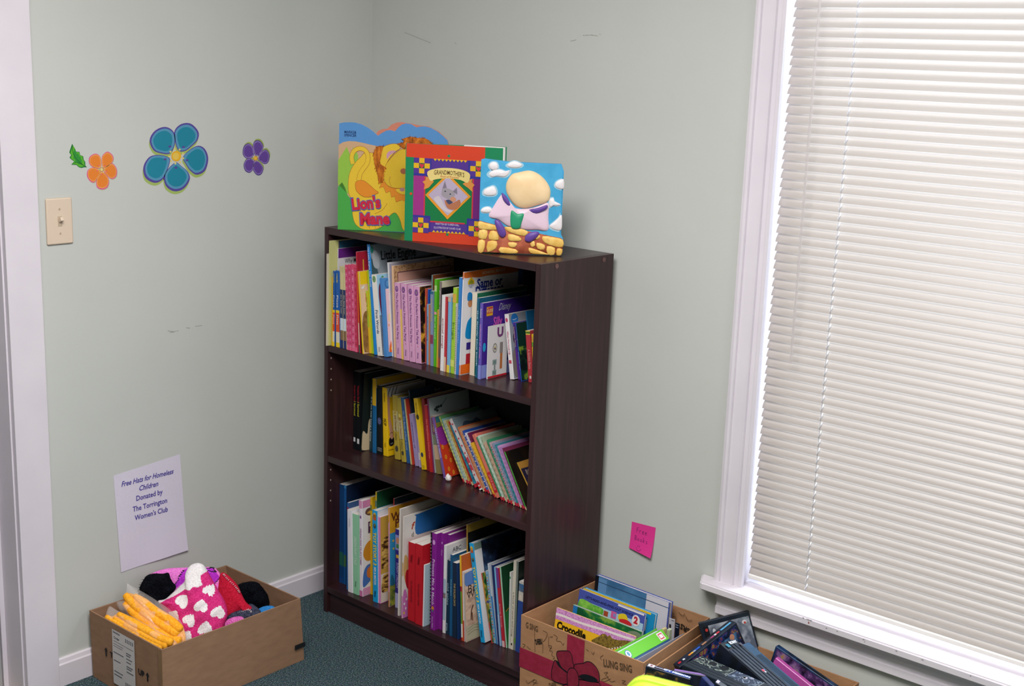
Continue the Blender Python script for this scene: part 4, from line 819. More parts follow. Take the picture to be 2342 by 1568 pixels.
# ================================================================ ON TOP OF THE BOOKCASE
def slab2(mb, f, pts, d0, d1, mf, ms, mback=None):
    """outline pts in frame f, front face at depth d0 along n, back at d1"""
    n = len(pts); A = [f.P(a, b) + f.n * d0 for a, b in pts]; B = [f.P(a, b) + f.n * d1 for a, b in pts]
    tr = tessellate_polygon([[V((a, b, 0)) for a, b in pts]])
    up = [t if ((V(pts[t[1]]) - V(pts[t[0]])).cross(V(pts[t[2]]) - V(pts[t[0]])) > 0) else t[::-1] for t in tr]
    mb.add(A, up, mf); mb.add(B, [t[::-1] for t in up], mback or ms)
    for i in range(n):
        j = (i + 1) % n; mb.add([A[i], A[j], B[j], B[i]], [(0, 1, 2, 3)], ms)
def relief(mb, f, pts, h, m, lay=0, rings=(1, .94, .8, .55, .25), p=.5, fn=None, seg=5, back=False, noise=0, base=0):
    """a soft swelling over a star-shaped outline: a puffed print, a cloud, a folded hat"""
    pts = smooth_pts(pts, seg); n = len(pts)
    ca = sum(q[0] for q in pts) / n; cb = sum(q[1] for q in pts) / n
    def rise(r, sgn):
        out = []
        for q in pts:
            a = ca + (q[0] - ca) * r; b_ = cb + (q[1] - cb) * r
            hh = h * (1 - r * r) ** p
            if noise: hh *= 1 + noise * (math.sin(a * 95 + b_ * 60) * .5 + math.sin(b_ * 140 - a * 70) * .3 + math.sin((a - b_) * 210) * .2)
            out.append(f.P(a, b_, lay) + f.n * (base + sgn * hh))
        return out
    for sgn in ((1, -1) if back else (1,)):
        R_ = [rise(r, sgn) for r in rings]; top = f.P(ca, cb, lay) + f.n * (base + sgn * h)
        for k in range(len(R_) - 1):
            for i in range(n):
                j = (i + 1) % n; q = [R_[k][i], R_[k][j], R_[k + 1][j], R_[k + 1][i]]
                if sgn < 0: q = q[::-1]
                mm = m
                if fn:
                    r = (rings[k] + rings[k + 1]) / 2; mm = fn(ca + (pts[i][0] - ca) * r, cb + (pts[i][1] - cb) * r) or m
                mb.add(q, [(0, 1, 2, 3)], mm)
        for i in range(n):
            j = (i + 1) % n; q = [R_[-1][i], R_[-1][j], top]; q = q if sgn > 0 else q[::-1]
            mb.add(q, [(0, 1, 2)], (fn(ca, cb) or m) if fn else m)
def weld(o, d=.00005, smooth=True):
    bm = bmesh.new(); bm.from_mesh(o.data); bmesh.ops.remove_doubles(bm, verts=bm.verts[:], dist=d)
    for q in bm.faces: q.smooth = smooth
    bm.to_mesh(o.data); bm.free(); return o
TZ = BH + .0003
# --- shaped board book with the lion
ya = math.radians(36.3); L1 = (750, 260, 5.227)
f = Fr((.199, -.3035, TZ), (math.cos(ya), math.sin(ya), 0), (0, 0, 1), L1, .00025)
def cl(p): return (p[0], max(p[1], 0))
lion = thing('board_book', f.O, 'wavy-topped board book titled Lion\'s Mane standing open on the bookcase', 'book', 'books standing on top of the bookcase')
top = [(135, 115), (200, 103), (265, 101), (330, 106), (400, 125), (460, 155), (520, 195), (600, 262), (640, 232), (700, 200), (750, 194), (800, 210), (840, 165), (880, 130), (930, 115), (990, 122), (1060, 163), (1110, 152), (1160, 150), (1230, 168), (1310, 212), (1380, 268), (1428, 318), (1437, 360)]
o2 = [f.px(*p) for p in top]
outl = [(o2[-1][0], 0), ] ; outl = [(o2[0][0] - .001, 0), (o2[-1][0], 0)] + o2[::-1]
mb = MB(); slab2(mb, f, outl, 0, -.0025, '5E9AD8', 'F2DCD4')
def pp(l): return [cl(f.px(*p)) for p in l]
poly(mb, f, pp([(128, 372), (180, 340), (250, 326), (330, 330), (420, 348), (520, 372), (620, 392), (760, 400), (1430, 400), (1430, 1430), (118, 1390)]), 'D8B088', 1)
poly(mb, f, pp([(122, 560), (160, 500), (225, 395), (260, 480), (280, 560), (300, 400), (330, 420), (360, 500), (370, 700), (240, 960), (120, 840)]), '9CCB4C', 2)
poly(mb, f, pp([(120, 870), (170, 818), (205, 880), (235, 970), (260, 1000), (330, 1100), (600, 1180), (820, 1160), (1000, 1250), (1100, 1420), (118, 1392)]), '4FB04E', 2)
LY = 'F4CB3A'; LO = 'F0952C'; BRN = 'A8582A'
body = [(440, 470), (560, 480), (700, 640), (920, 760), (1000, 1000), (1000, 1200), (985, 1390), (900, 1385), (860, 1260), (800, 1180), (720, 1240), (690, 1310), (600, 1370), (500, 1385), (400, 1370), (320, 1300), (290, 1150), (300, 1050), (250, 950), (245, 800), (270, 680), (330, 580), (400, 510)]
blob(mb, f, [cl(f.px(*p)) for p in body], LY, 3, n=4); stroke(mb, f, smooth_pts([cl(f.px(*p)) for p in body], 4), .0008, BRN, 4, closed=True)
tail = [(300, 600), (285, 520), (310, 450), (370, 415), (440, 430), (480, 500), (470, 590), (420, 660), (385, 720), (370, 800)]
stroke(mb, f, tail, .0125, BRN, 5, px=True, sm=5); stroke(mb, f, tail, .0110, LY, 6, px=True, sm=5)
tuft = [(340, 810), (420, 795), (500, 850), (560, 905), (605, 940), (560, 965), (520, 990), (430, 990), (350, 930), (330, 870)]
blob(mb, f, tuft, LO, 7, px=True); stroke(mb, f, smooth_pts([f.px(*p) for p in tuft], 5), .0008, BRN, 8, closed=True)
beard = [(650, 810), (615, 890), (665, 870), (695, 945), (745, 925), (760, 998), (800, 985), (815, 1055), (880, 1030), (990, 1080), (1000, 860)]
poly(mb, f, beard, LO, 5, px=True); stroke(mb, f, beard[:9], .0008, BRN, 6, px=True)
face = [(920, 420), (850, 440), (760, 520), (690, 620), (665, 740), (700, 840), (790, 885), (920, 885), (1050, 880), (1080, 600), (1020, 450)]
ear = [(680, 640), (620, 580), (610, 480), (660, 400), (760, 360), (840, 365), (865, 410), (800, 460), (720, 560)]
blob(mb, f, ear, LY, 7, px=True); stroke(mb, f, smooth_pts([f.px(*p) for p in ear], 5), .0008, BRN, 8, closed=True); blob(mb, f, [(710, 540), (705, 480), (740, 445), (800, 440), (810, 455), (750, 490)], 'D8A0B8', 8, px=True)
blob(mb, f, face, 'E8C034', 9, px=True); stroke(mb, f, smooth_pts([f.px(*p) for p in face], 5), .0008, BRN, 10, closed=True)
ell(mb, f, (905, 685), 38, 34, 'B06848', 11, px=True); stroke(mb, f, [(750, 750), (735, 800), (760, 870)], .0008, BRN, 11, px=True, sm=4)
blob(mb, f, [(820, 900), (840, 940), (910, 965), (960, 940), (950, 890)], LY, 10, px=True); ell(mb, f, (890, 905), 30, 22, 'C08A90', 11, px=True)
for k in (490, 560, 610): stroke(mb, f, [(k + 20, 1240), (k, 1300), (k + 8, 1370)], .0008, BRN, 5, px=True, sm=4)
stroke(mb, f, [(560, 1195), (650, 1150), (710, 1070)], .0008, BRN, 5, px=True, sm=4)
for s, x, y, sz, wd, r in (("Lion's", 455, 1075, .043, .080, .13), ('Mane', 560, 1260, .043, .083, .06)):
    c = f.px(x, y); text(mb, f, s, c, sz * 1.08, '4A6AB8', 12, rot=r, width=wd + .005, bold=.075); text(mb, f, s, c, sz, 'D82A44', 13, rot=r, width=wd, bold=.045)
c = f.px(268, 220); text(mb, f, 'MARKS&', c, .010, '1E3E78', 5, width=.033, bold=.01); c = f.px(268, 258); text(mb, f, 'SPENCER', c, .010, '1E3E78', 5, width=.034, bold=.01)
lfc = mb.build('front_cover', lion)
mb = MB(); bo = [(570, 250), (600, 205), (650, 185), (710, 178), (760, 130), (820, 105), (880, 100), (940, 112), (1000, 118), (1080, 140), (1200, 150), (1330, 215), (1420, 300), (1450, 380)]
g = Fr(f.O + f.n * -.006, f.ex, f.ey, L1); b2 = [g.px(*p) for p in bo]; slab2(mb, g, [(.012, 0), (b2[-1][0], 0)] + b2[::-1] + [(.012, b2[0][1])], 0, -.004, 'D88870', 'D88870'); mb.build('back_cover', lion)
mb = MB(); furm = mnoise('plush_mane_fur', [(.3, '7A3C10'), (.5, 'B86418'), (.7, 'D88428')], 120, 3, .9, stretch=(1, 1, .35), bump=.6)
def fur(pts, h, nn):
    relief(mb, f, [f.px(*p) for p in pts], h, furm, 4, seg=3, noise=.2)
    for i in range(nn):
        k = random.random() * len(pts); i0 = int(k) % len(pts); t = k - int(k); a = V(f.px(*pts[i0])).lerp(V(f.px(*pts[(i0 + 1) % len(pts)])), t); cc = V(f.px(sum(p[0] for p in pts) / len(pts), sum(p[1] for p in pts) / len(pts)))
        d = (a - cc).normalized(); d = V((d.x + random.uniform(-.5, .5), d.y + random.uniform(-.5, .5))); b_ = a + d * random.uniform(.002, .005); mid = (a + b_) / 2
        mb.tube([f.P(a.x, a.y, 8), f.P(mid.x, mid.y, 16), f.P(b_.x, b_.y, 6)], [.0008, .0006, .0002], furm, 4)
fur([(600, 390), (665, 390), (620, 470), (612, 560), (640, 620), (690, 640), (670, 720), (665, 800), (610, 825), (590, 720), (560, 620), (545, 500), (565, 420)], .004, 70)
mb.build('plush_mane', lfc); mb = MB()
fur([(840, 355), (920, 340), (900, 300), (990, 275), (1080, 290), (1170, 295), (1240, 350), (1260, 400), (1180, 430), (1050, 430), (900, 415), (870, 390)], .004, 70)
mb.build('plush_mane', lfc)
# --- patchwork hardback
yb = math.radians(26.5); L2 = (900, 310, 5.807)
f = Fr((.458, -.302, TZ), (math.cos(yb), math.sin(yb), 0), (0, 0, 1), L2, .00022)
gm = thing('hardback_book', f.O, 'red and green patchwork hardback titled Grandmother\'s, standing in the middle on the bookcase', 'book', 'books standing on top of the bookcase')
GW, GH = .262, .257
RED = 'E2492C'; GRN = '1F8E5C'; PUR = '5A3A98'; YEL = 'F0BC28'; BLU = '3A3A9A'; CRM = 'D83A50'
mb = MB(); slab2(mb, f, [(0, 0), (GW, 0), (GW, GH), (0, GH)], 0, -.0028, RED, GRN)
def R(x0, y0, x1, y1, m, lay=1):
    a0, b0 = f.px(x0, y1); a1, b1 = f.px(x1, y0)
    rect(mb, f, max(a0, 0), max(b0, 0), min(a1, GW), min(b1, GH), m, lay)
w_ = f.px(258, 1300)[0]
rect(mb, f, 0, 0, w_ * .95, f.px(160, 280)[1], GRN, 1); rect(mb, f, f.px(1215, 300)[0], 0, GW, GH, GRN, 1)
ax0, ay1 = f.px(268, 290); ax1, ay0 = f.px(1152, 1285); ax0 = w_ * .97; ax1 = min(ax1, GW - .03); ay0 = f.px(260, 1262)[1]
def Q(u0, v0, u1, v1, m, lay): rect(mb, f, ax0 + (ax1 - ax0) * u0, ay1 + (ay0 - ay1) * v1, ax0 + (ax1 - ax0) * u1, ay1 + (ay0 - ay1) * v0, m, lay)
Q(0, 0, 1, 1, PUR, 2); Q(0, .22, .165, .78, 'A8388C', 3); Q(.87, .22, 1, .78, '7A2A80', 3); Q(.155, .22, .175, .78, CRM, 4); Q(.865, .22, .885, .78, CRM, 4)
Q(.175, .25, .865, .86, '1C8048', 4); Q(.25, .845, .77, .865, CRM, 5)
for (u, v) in ((0, 0), (.8, 0), (0, .78), (.8, .78)):
    Q(u if u else 0, v, u + (.26 if not u else .2), v + .24 if v == 0 else 1, BLU, 5)
    u0 = u + (.0 if not u else .03); v0 = v + (0 if v == 0 else .03); s_ = .066
    for i in range(3):
        for j in range(3):
            m = YEL if (i + j) % 2 else PUR
            if i == 1 and j == 1: m = '1C6A3A'
            Q(u0 + i * .08, v0 + j * .07, u0 + i * .08 + .078, v0 + j * .07 + .068, m, 6)
    cx, cy = ax0 + (ax1 - ax0) * (u0 + .12), ay1 + (ay0 - ay1) * (v0 + .105)
    blob(mb, f, [(cx, cy - .0065), (cx - .006, cy + .001), (cx - .0045, cy + .006), (cx, cy + .0035), (cx + .0045, cy + .006), (cx + .006, cy + .001)], CRM, 7, n=3)
for k in range(9):
    for vv, s_ in ((ay1, -1), (ay0, 1)):
        x = ax0 + (ax1 - ax0) * (.29 + k * .055); poly(mb, f, [(x, vv), (x + .010, vv), (x + .005, vv + s_ * .006)], YEL, 7)
for q in ((737, 270, GRN), (233, 770, RED), (715, 1312, GRN)): ell(mb, f, (q[0], q[1]), 18, 18, q[2], 3, px=True, n=12)
dia = [(425, 785), (725, 500), (1030, 810), (718, 1112)]; poly(mb, f, dia[::-1], 'F0A030', 8, px=True); poly(mb, f, [(465, 785), (725, 540), (992, 810), (720, 1062)][::-1], 'C4B4CC', 9, px=True)
blob(mb, f, [(640, 760), (660, 690), (720, 700), (790, 730), (820, 790), (760, 850), (700, 830), (650, 800)], 'A8A0A8', 10, px=True)
poly(mb, f, [(655, 700), (685, 600), (710, 690)][::-1], '8A8090', 11, px=True); poly(mb, f, [(790, 740), (845, 690), (850, 780)][::-1], '8A8090', 11, px=True)
blob(mb, f, [(680, 850), (740, 900), (820, 880), (880, 850), (890, 920), (820, 980), (720, 960)], 'C07A58', 11, px=True); blob(mb, f, [(700, 860), (740, 850), (790, 880), (740, 910)], '4A5070', 12, px=True); blob(mb, f, [(540, 830), (600, 800), (640, 850), (700, 960), (780, 1000), (740, 1020), (640, 970), (570, 890)], 'D8CCD4', 10, px=True); ell(mb, f, (795, 845), 40, 34, 'D89878', 12, px=True)
ell(mb, f, (690, 738), 10, 8, '2A2A38', 12, px=True); ell(mb, f, (757, 775), 10, 8, '2A2A38', 12, px=True)
rb = [(450, 500), (480, 460), (600, 432), (720, 428), (850, 440), (960, 470), (1020, 520), (990, 625), (900, 590), (780, 570), (660, 568), (560, 580), (500, 600), (470, 560)]
for tl in ([(430, 540), (490, 560), (540, 610), (470, 690), (405, 715), (420, 650), (388, 610), (430, 590)], [(1045, 570), (985, 600), (920, 640), (1000, 700), (1055, 750), (1050, 690), (1080, 655), (1040, 620)]): poly(mb, f, tl[::-1], 'E89A4A', 9, px=True)
blob(mb, f, rb, 'F4DC8A', 10, px=True, n=3)
text(mb, f, "GRANDMOTHER'S", f.px(742, 495), .0165, '6A5028', 12, width=.083, bold=.01, arch=1.6, rot=-.03); text(mb, f, 'Book of Promises', f.px(750, 548), .008, 'C8603A', 12, width=.05, shear=.3, rot=-.02)
text(mb, f, 'WRITTEN BY KAREN HILL', f.px(717, 1180), .0078, 'E8DCF0', 8, width=.066); text(mb, f, 'ILLUSTRATED BY DAVID CLAR', f.px(717, 1230), .0078, 'E8DCF0', 8, width=.074)
mb.build('front_cover', gm)
mb = MB(); slab2(mb, f, [(.004, .004), (GW + .0045, .004), (GW + .0045, GH + .0022), (GW * .60, GH + .0030), (GW * .59, GH - .004), (.004, GH - .004)], -.0029, -.0125, 'F0EAE8', 'E8E2DE'); mb.build('page_block', gm)
mb = MB(); slab2(mb, f, [(0, 0), (GW + .0065, 0), (GW + .0065, GH + .003), (0, GH - .001)], -.0126, -.0152, GRN, GRN); slab2(mb, f, [(-.002, 0), (.0015, 0), (.0015, GH), (-.002, GH)], -.0005, -.0150, GRN, GRN); mb.build('back_cover', gm)
# --- moulded foam book: sky, clouds, brick wall in relief
yc = math.radians(38.4); L3 = (1070, 350, 6.029)
f = Fr((.722, -.303, TZ + .0022), (math.cos(yc), math.sin(yc), 0), (0, 0, 1), L3, .0003)
hb = thing('moulded_book', f.O, 'moulded blue sky and brick wall book at the front edge of the bookcase top', 'book', 'books standing on top of the bookcase')
def pc(l): return [(max(a, .001), max(b_, .001)) for a, b_ in (f.px(*p) for p in l)]
ou = pc([(135, 1385), (700, 1410), (1290, 1440), (1312, 1180), (1285, 1130), (1300, 800), (1325, 260), (1290, 155), (950, 140), (560, 120), (230, 78), (185, 90), (160, 400), (140, 900), (118, 1000)])
SKY = mnoise('moulded_sky_blue', [(.35, '3E9CC8'), (.65, '4AA8D4')], 30, 3, .45)
mb = MB(); slab2(mb, f, ou, -.003, -.018, SKY, SKY)
ins = [(a + (.10 - a) * .02, b_ + (.11 - b_) * .02) for a, b_ in ou]; slab2(mb, f, ins, 0, -.003, SKY, SKY)
fbd = mb.build('foam_body', hb)
CW = mat('F4EEF0')
clouds = [[(540, 165), (590, 125), (640, 108), (700, 125), (750, 160), (720, 195), (650, 205), (570, 195)], [(215, 540), (235, 500), (290, 470), (350, 455), (385, 490), (395, 545), (370, 580), (300, 590), (230, 575)], [(1200, 440), (1225, 390), (1290, 360), (1325, 370), (1325, 480), (1280, 498), (1220, 475)], [(1125, 640), (1180, 620), (1200, 665), (1280, 705), (1230, 730), (1180, 725), (1130, 745)], [(1130, 1000), (1190, 945), (1240, 900), (1290, 850), (1300, 950), (1290, 1050), (1240, 1065), (1160, 1040)], [(175, 790), (220, 750), (290, 740), (330, 780), (300, 820), (210, 820)],
    [(290, 170), (330, 125), (395, 130), (420, 190), (390, 230), (320, 225)], [(290, 290), (340, 240), (440, 225), (520, 250), (570, 235), (560, 290), (500, 330), (400, 320), (330, 330)]]
halo = mat('A8D4E8')
for c_ in clouds:
    mb = MB(); p_ = pc(c_); ca = sum(q[0] for q in p_) / len(p_); cb = sum(q[1] for q in p_) / len(p_)
    blob(mb, f, [(min(max(ca + (a - ca) * 1.22, .004), .205), cb + (b_ - cb) * 1.22) for a, b_ in p_], halo, 1)
    relief(mb, f, p_, .004, CW, 2, seg=3)
    weld(mb.build('cloud', fbd))
mb = MB(); BR = mnoise('moulded_bricks', [(.3, 'D8A84A'), (.6, 'E8C46E'), (.8, 'C88048')], 45, 3, .5); MO = mnoise('moulded_mortar', [(.4, '9A4A34'), (.6, 'B05E40')], 60, 3, .5)
wl = pc([(118, 1000), (125, 925), (240, 950), (470, 1010), (640, 1040), (860, 1080), (1130, 1140), (1285, 1170), (1320, 1210), (1290, 1440), (700, 1412), (135, 1388)])
slab2(mb, f, wl, .005, -.002, MO, MO)
br = (((125, 935), (240, 955), (420, 1000), (440, 1050), (300, 1055), (140, 1035)), ((520, 1010), (700, 1030), (830, 1075), (790, 1140), (640, 1110), (530, 1060)), ((1030, 1140), (1180, 1155), (1310, 1190), (1310, 1290), (1200, 1285), (1050, 1225)),
      ((160, 1060), (270, 1060), (255, 1180), (150, 1165)), ((310, 1070), (400, 1080), (430, 1190), (290, 1185)), ((140, 1200), (240, 1205), (215, 1375), (135, 1370)), ((275, 1215), (400, 1210), (390, 1310), (270, 1360)), ((560, 1110), (700, 1140), (740, 1200), (620, 1210), (560, 1190)), ((560, 1225), (680, 1235), (650, 1295), (570, 1285)), ((450, 1290), (660, 1320), (680, 1400), (450, 1380)), ((860, 1240), (910, 1200), (930, 1270), (880, 1290)), ((950, 1230), (1060, 1260), (1050, 1330), (960, 1310)), ((1090, 1280), (1200, 1300), (1190, 1410), (1100, 1390)), ((840, 1300), (960, 1330), (1090, 1380), (1120, 1425), (950, 1420), (860, 1370)), ((1230, 1310), (1305, 1320), (1285, 1435), (1220, 1430)), ((860, 1110), (1000, 1130), (960, 1190), (880, 1150)))
for k, q in enumerate(br): relief(mb, f, pc(q), .004, BR, 0, rings=(1, .96, .88, .6, .3), p=.35, seg=2, base=.005)
weld(mb.build('brick_wall', fbd))
mb = MB()                                            # plain rounded shapes of the same colours in place of the printed character
relief(mb, f, pc([(600, 300), (700, 265), (850, 240), (980, 290), (1090, 400), (1140, 520), (1110, 660), (960, 720), (780, 760), (640, 710), (540, 560), (530, 420)]), .016, mnoise('moulded_cream', [(.35, 'E8C898'), (.65, 'F0D4A8')], 25, 3, .45), 1, rings=(1, .97, .9, .78, .62, .45, .25)); weld(mb.build('cream_mound', fbd))
mb = MB(); PK = mat('F0D4E4'); PU = mat('6A4AA0')
relief(mb, f, pc([(480, 560), (540, 680), (660, 760), (850, 760), (1000, 720), (1110, 690), (1110, 880), (1105, 1060), (960, 1060), (780, 1055), (560, 1010), (420, 920), (290, 870), (350, 740)]), .011, PK, 1, rings=(1, .97, .9, .75, .5, .25))
relief(mb, f, pc([(600, 790), (690, 830), (775, 830), (740, 960), (710, 1030), (600, 1010)]), .004, '2E9E72', 0, base=.011)
weld(mb.build('pink_drape', fbd))
for q in ([(470, 540), (540, 600), (590, 700), (560, 720), (490, 640)], [(840, 780), (980, 745), (1095, 710), (1080, 770), (940, 830)], [(370, 930), (430, 920), (500, 1010), (530, 1110), (480, 1160), (420, 1100)], [(800, 1130), (880, 1080), (980, 1080), (960, 1150), (860, 1220), (790, 1200)]):
    mb = MB(); relief(mb, f, pc(q), .006, PU, 0, base=.008, seg=3); weld(mb.build('purple_pebble', fbd))

# ================================================================ ON THE WALLS
WL = lambda eps=.0003, crop=None: Fr((0, 0, 0), (0, 1, 0), (0, 0, 1), crop, eps)
WR = lambda eps=.0003, crop=None: Fr((0, 0, 0), (1, 0, 0), (0, 0, 1), crop, eps)
y0, y1, z0, z1 = -1.0778, -1.0078, 1.1654, 1.2794
sw = thing('light_switch', (0, (y0 + y1) / 2, (z0 + z1) / 2), 'almond toggle light switch plate on the wall by the door trim', 'light switch')
AL = mat('E6D2BC', .35)
mb = MB(); mb.bbox((.0002, y0, z0), (.0058, y1, z1), AL, .0035, 3); wp = mb.build('wall_plate', sw)
mb = MB(); cy = (y0 + y1) / 2; cz = (z0 + z1) / 2
mb.bbox((.0058, cy - .0055, cz - .0125), (.0064, cy + .0055, cz + .0125), mat('C8B49C', .4), .0002); mb.build('toggle_slot', wp)
mb = MB(); M = Matrix.Translation((.006, cy + .0005, cz + .0015)) @ Matrix.Rotation(math.radians(-28), 4, 'Y'); mb.bbox((0, -.004, -.005), (.012, .004, .005), AL, .0012, 2, M); mb.build('toggle', wp)
for dz in (-.0302, .0302):
    mb = MB(); mb.tube([(.0055, cy, cz + dz), (.0066, cy, cz + dz)], .003, mat('D4BFA6', .4), 12); mb.box((.0064, cy - .0004, cz + dz - .0026), (.00675, cy + .0004, cz + dz + .0026), mat('8A7A68')); mb.build('screw', wp)
# flower and leaf stickers
GC = (80, 260, 4.182)
def flower(name, label, petals, cols, centre, cr, marks):
    f = WL(.00016, GC); mb = MB()
    lime, rim, mid, core = cols[:4]; sh, k1, k2 = cols[4:]
    for p in petals: blob(mb, f, [(x + sh[0], y + sh[1]) for x, y in p], lime, 1, px=True)
    for p in petals: blob(mb, f, p, rim, 2, px=True)
    for i, p in enumerate(petals):
        cx = sum(q[0] for q in p) / len(p); cy = sum(q[1] for q in p) / len(p)
        dx = (centre[0] - cx) * .03; dy = (centre[1] - cy) * .03 - cr * .06
        blob(mb, f, [(cx + (x - cx) * k1 + dx, cy + (y - cy) * k1 + dy) for x, y in p], mid, 3, px=True)
        blob(mb, f, [(cx + (x - cx) * k2 + dx * .2, cy + (y - cy) * k2 + dy) for x, y in p], core, 4, px=True)
    for i in range(9):
        t = 2 * PI * i / 9 + .3; ell(mb, f, (centre[0] + math.cos(t) * cr * 1.45, centre[1] + math.sin(t) * cr * 1.45), cr * .2, cr * .2, 'E8DC78', 5, n=8, px=True)
    ell(mb, f, centre, cr, cr * 1.05, marks[0], 6, px=True); ell(mb, f, (centre[0] - cr * .1, centre[1]), cr * .62, cr * .7, marks[1], 7, px=True)
    for i in range(5):
        t = 2 * PI * i / 5 - .9; r = cr * 2.3
        ell(mb, f, (centre[0] + math.cos(t) * r, centre[1] + math.sin(t) * r), cr * .32, cr * .22, marks[2], 5, n=8, px=True)
    return tag(mb.build(name), label, 'wall sticker', 'stickers on the left wall')
flower('flower_sticker', 'large teal blue flower sticker with a purple rim and yellow centre', [
 [(1290, 380), (1338, 290), (1330, 180), (1250, 126), (1150, 160), (1096, 250), (1130, 345), (1200, 378)],
 [(1370, 350), (1338, 260), (1336, 160), (1400, 98), (1490, 95), (1562, 170), (1555, 250), (1490, 318), (1430, 358)],
 [(1415, 415), (1480, 345), (1560, 306), (1625, 338), (1657, 430), (1627, 542), (1550, 583), (1488, 548), (1440, 480)],
 [(1345, 465), (1400, 500), (1462, 555), (1480, 630), (1420, 717), (1330, 741), (1253, 692), (1233, 600), (1270, 530)],
 [(1292, 445), (1260, 408), (1170, 393), (1088, 418), (1036, 510), (1056, 612), (1140, 660), (1212, 635), (1258, 560)]],
 ('A8C068', '5A4AA0', '5A9CC0', '1E8AA4', (-6, 27), .90, .74), (1350, 405), 48, ('F2B82A', 'F0CC5A', '5A4AA0'))
flower('flower_sticker', 'small violet flower sticker nearest the room corner', [
 [(2092, 405), (2085, 320), (2040, 283), (1995, 315), (1988, 390), (2030, 430)], [(2102, 395), (2083, 310), (2103, 260), (2150, 258), (2184, 310), (2165, 370), (2125, 405)],
 [(2128, 425), (2165, 363), (2210, 342), (2243, 390), (2232, 460), (2195, 482), (2150, 452)], [(2110, 445), (2150, 465), (2184, 520), (2166, 577), (2125, 588), (2086, 540), (2090, 480)],
 [(2092, 438), (2030, 430), (1996, 480), (2008, 542), (2050, 565), (2086, 532), (2100, 470)]],
 ('A8B860', '4A3A88', '9A80C4', '6A48A0', (6, -14), .92, .78), (2108, 425), 20, ('F2B02A', 'F4C850', '4A3A88'))
flower('flower_sticker', 'small orange flower sticker above the light switch', [
 [(620, 520), (555, 512), (516, 470), (523, 410), (580, 381), (622, 408), (634, 470)], [(645, 512), (638, 420), (663, 378), (700, 363), (744, 400), (747, 450), (710, 497), (665, 520)],
 [(655, 532), (700, 490), (745, 476), (782, 530), (777, 597), (735, 624), (688, 592)], [(637, 552), (682, 582), (708, 640), (692, 702), (640, 724), (592, 702), (586, 640), (608, 590)],
 [(622, 540), (560, 513), (508, 535), (496, 590), (523, 642), (565, 657), (602, 612), (626, 570)]],
 ('B8C088', 'E8589A', 'F4A458', 'F08830', (4, 6), .92, .78), (637, 533), 20, ('C8A860', 'E8D898', 'E8589A'))
f = WL(.00016, GC); mb = MB()
lf = [(355, 286), (387, 340), (392, 362), (426, 364), (432, 396), (461, 405), (466, 440), (481, 460), (482, 495), (497, 512), (470, 512), (445, 519), (420, 512), (395, 490), (375, 489), (346, 487), (360, 470), (374, 455), (350, 440), (330, 420), (345, 395), (327, 370), (340, 330)]
poly(mb, f, lf, '1F7A3C', 1, px=True); cx, cy = 405, 420
poly(mb, f, [(cx + (x - cx) * .86, cy + (y - cy) * .90) for x, y in lf], '5CB82A', 2, px=True); poly(mb, f, [(cx + (x - cx) * .55, cy + (y - cy) * .66) for x, y in lf], '2E9636', 3, px=True)
stroke(mb, f, [(356, 300), (362, 370), (395, 430), (440, 475), (488, 510)], .0014, '17602E', 4, px=True, sm=4); stroke(mb, f, [(360, 475), (410, 465), (450, 490)], .0010, '17602E', 4, px=True, sm=4)
tag(mb.build('leaf_sticker'), 'green serrated leaf sticker beside the orange flower', 'wall sticker', 'stickers on the left wall')
# printed notice
f = WL(.0002); TLp, TRp, BRp, BLp = f.px(259, 1087), f.px(411, 1038), f.px(427, 1256), f.px(276, 1308)
mb = MB(); NX, NY = 14, 18; vs = []; PAP = mat('E6E0F0', .6, .2)
def paper_pt(u, v):
    a = (TLp[0] * (1 - u) + TRp[0] * u) * (1 - v) + (BLp[0] * (1 - u) + BRp[0] * u) * v
    b_ = (TLp[1] * (1 - u) + TRp[1] * u) * (1 - v) + (BLp[1] * (1 - u) + BRp[1] * u) * v
    d = .0008 + .010 * max(0, v - .6) ** 1.5 * (.4 + 1.6 * u) + .009 * max(0, u - .80) * max(0, v - .55) * 3 + .0012 * math.sin(u * 7 + v * 3) * v
    return V((max(d, .0006), a, b_))
for j in range(NY + 1):
    for i in range(NX + 1): vs.append(paper_pt(i / NX, j / NY))
fsq = [(j * (NX + 1) + i, (j + 1) * (NX + 1) + i, (j + 1) * (NX + 1) + i + 1, j * (NX + 1) + i + 1) for j in range(NY) for i in range(NX)]
mb.add(vs, fsq, PAP); mb.add([v - V((.00015, 0, 0)) for v in vs], [q[::-1] for q in fsq], PAP)
INK = '4C40A0'
def on_paper(s, x, y, wd, sh=0):
    vs_, fs_, W_ = glyphs(s, .02); a, b_ = f.px(x, y); sz = .0205; sx = wd / W_; O_ = V((0, a, b_)); out = []
    for X, Y in vs_:
        aa = a + X * sx + sh * Y * sz; bb = b_ + Y * sz
        u = (aa - TLp[0]) / (TRp[0] - TLp[0]); v = (TLp[1] - bb) / (TLp[1] - BLp[1])
        out.append((paper_pt(min(max(u, 0), 1), min(max(v, 0), 1)).x + .0005, aa, bb))
    mb.add(out, fs_, INK)
for s, x, y, x0, x1, sh in (('Free Hats for Homeless', 338, 1092, 279, 398, .25), ('Children', 340, 1111, 318, 362, .25), ('Donated by', 341, 1132, 311, 372, 0), ('The Torrington', 343, 1154, 304, 383, 0), ("Women's Club", 346, 1174, 308, 384, 0)):
    on_paper(s, x, y, (f.px(x1, y)[0] - f.px(x0, y)[0]), sh)
tag(weld(mb.build('paper_notice', loc=(.001, (TLp[0] + TRp[0]) / 2, BLp[1])), 1e-7, False), 'white printed notice about free hats on the wall above the hat box', 'paper notice')
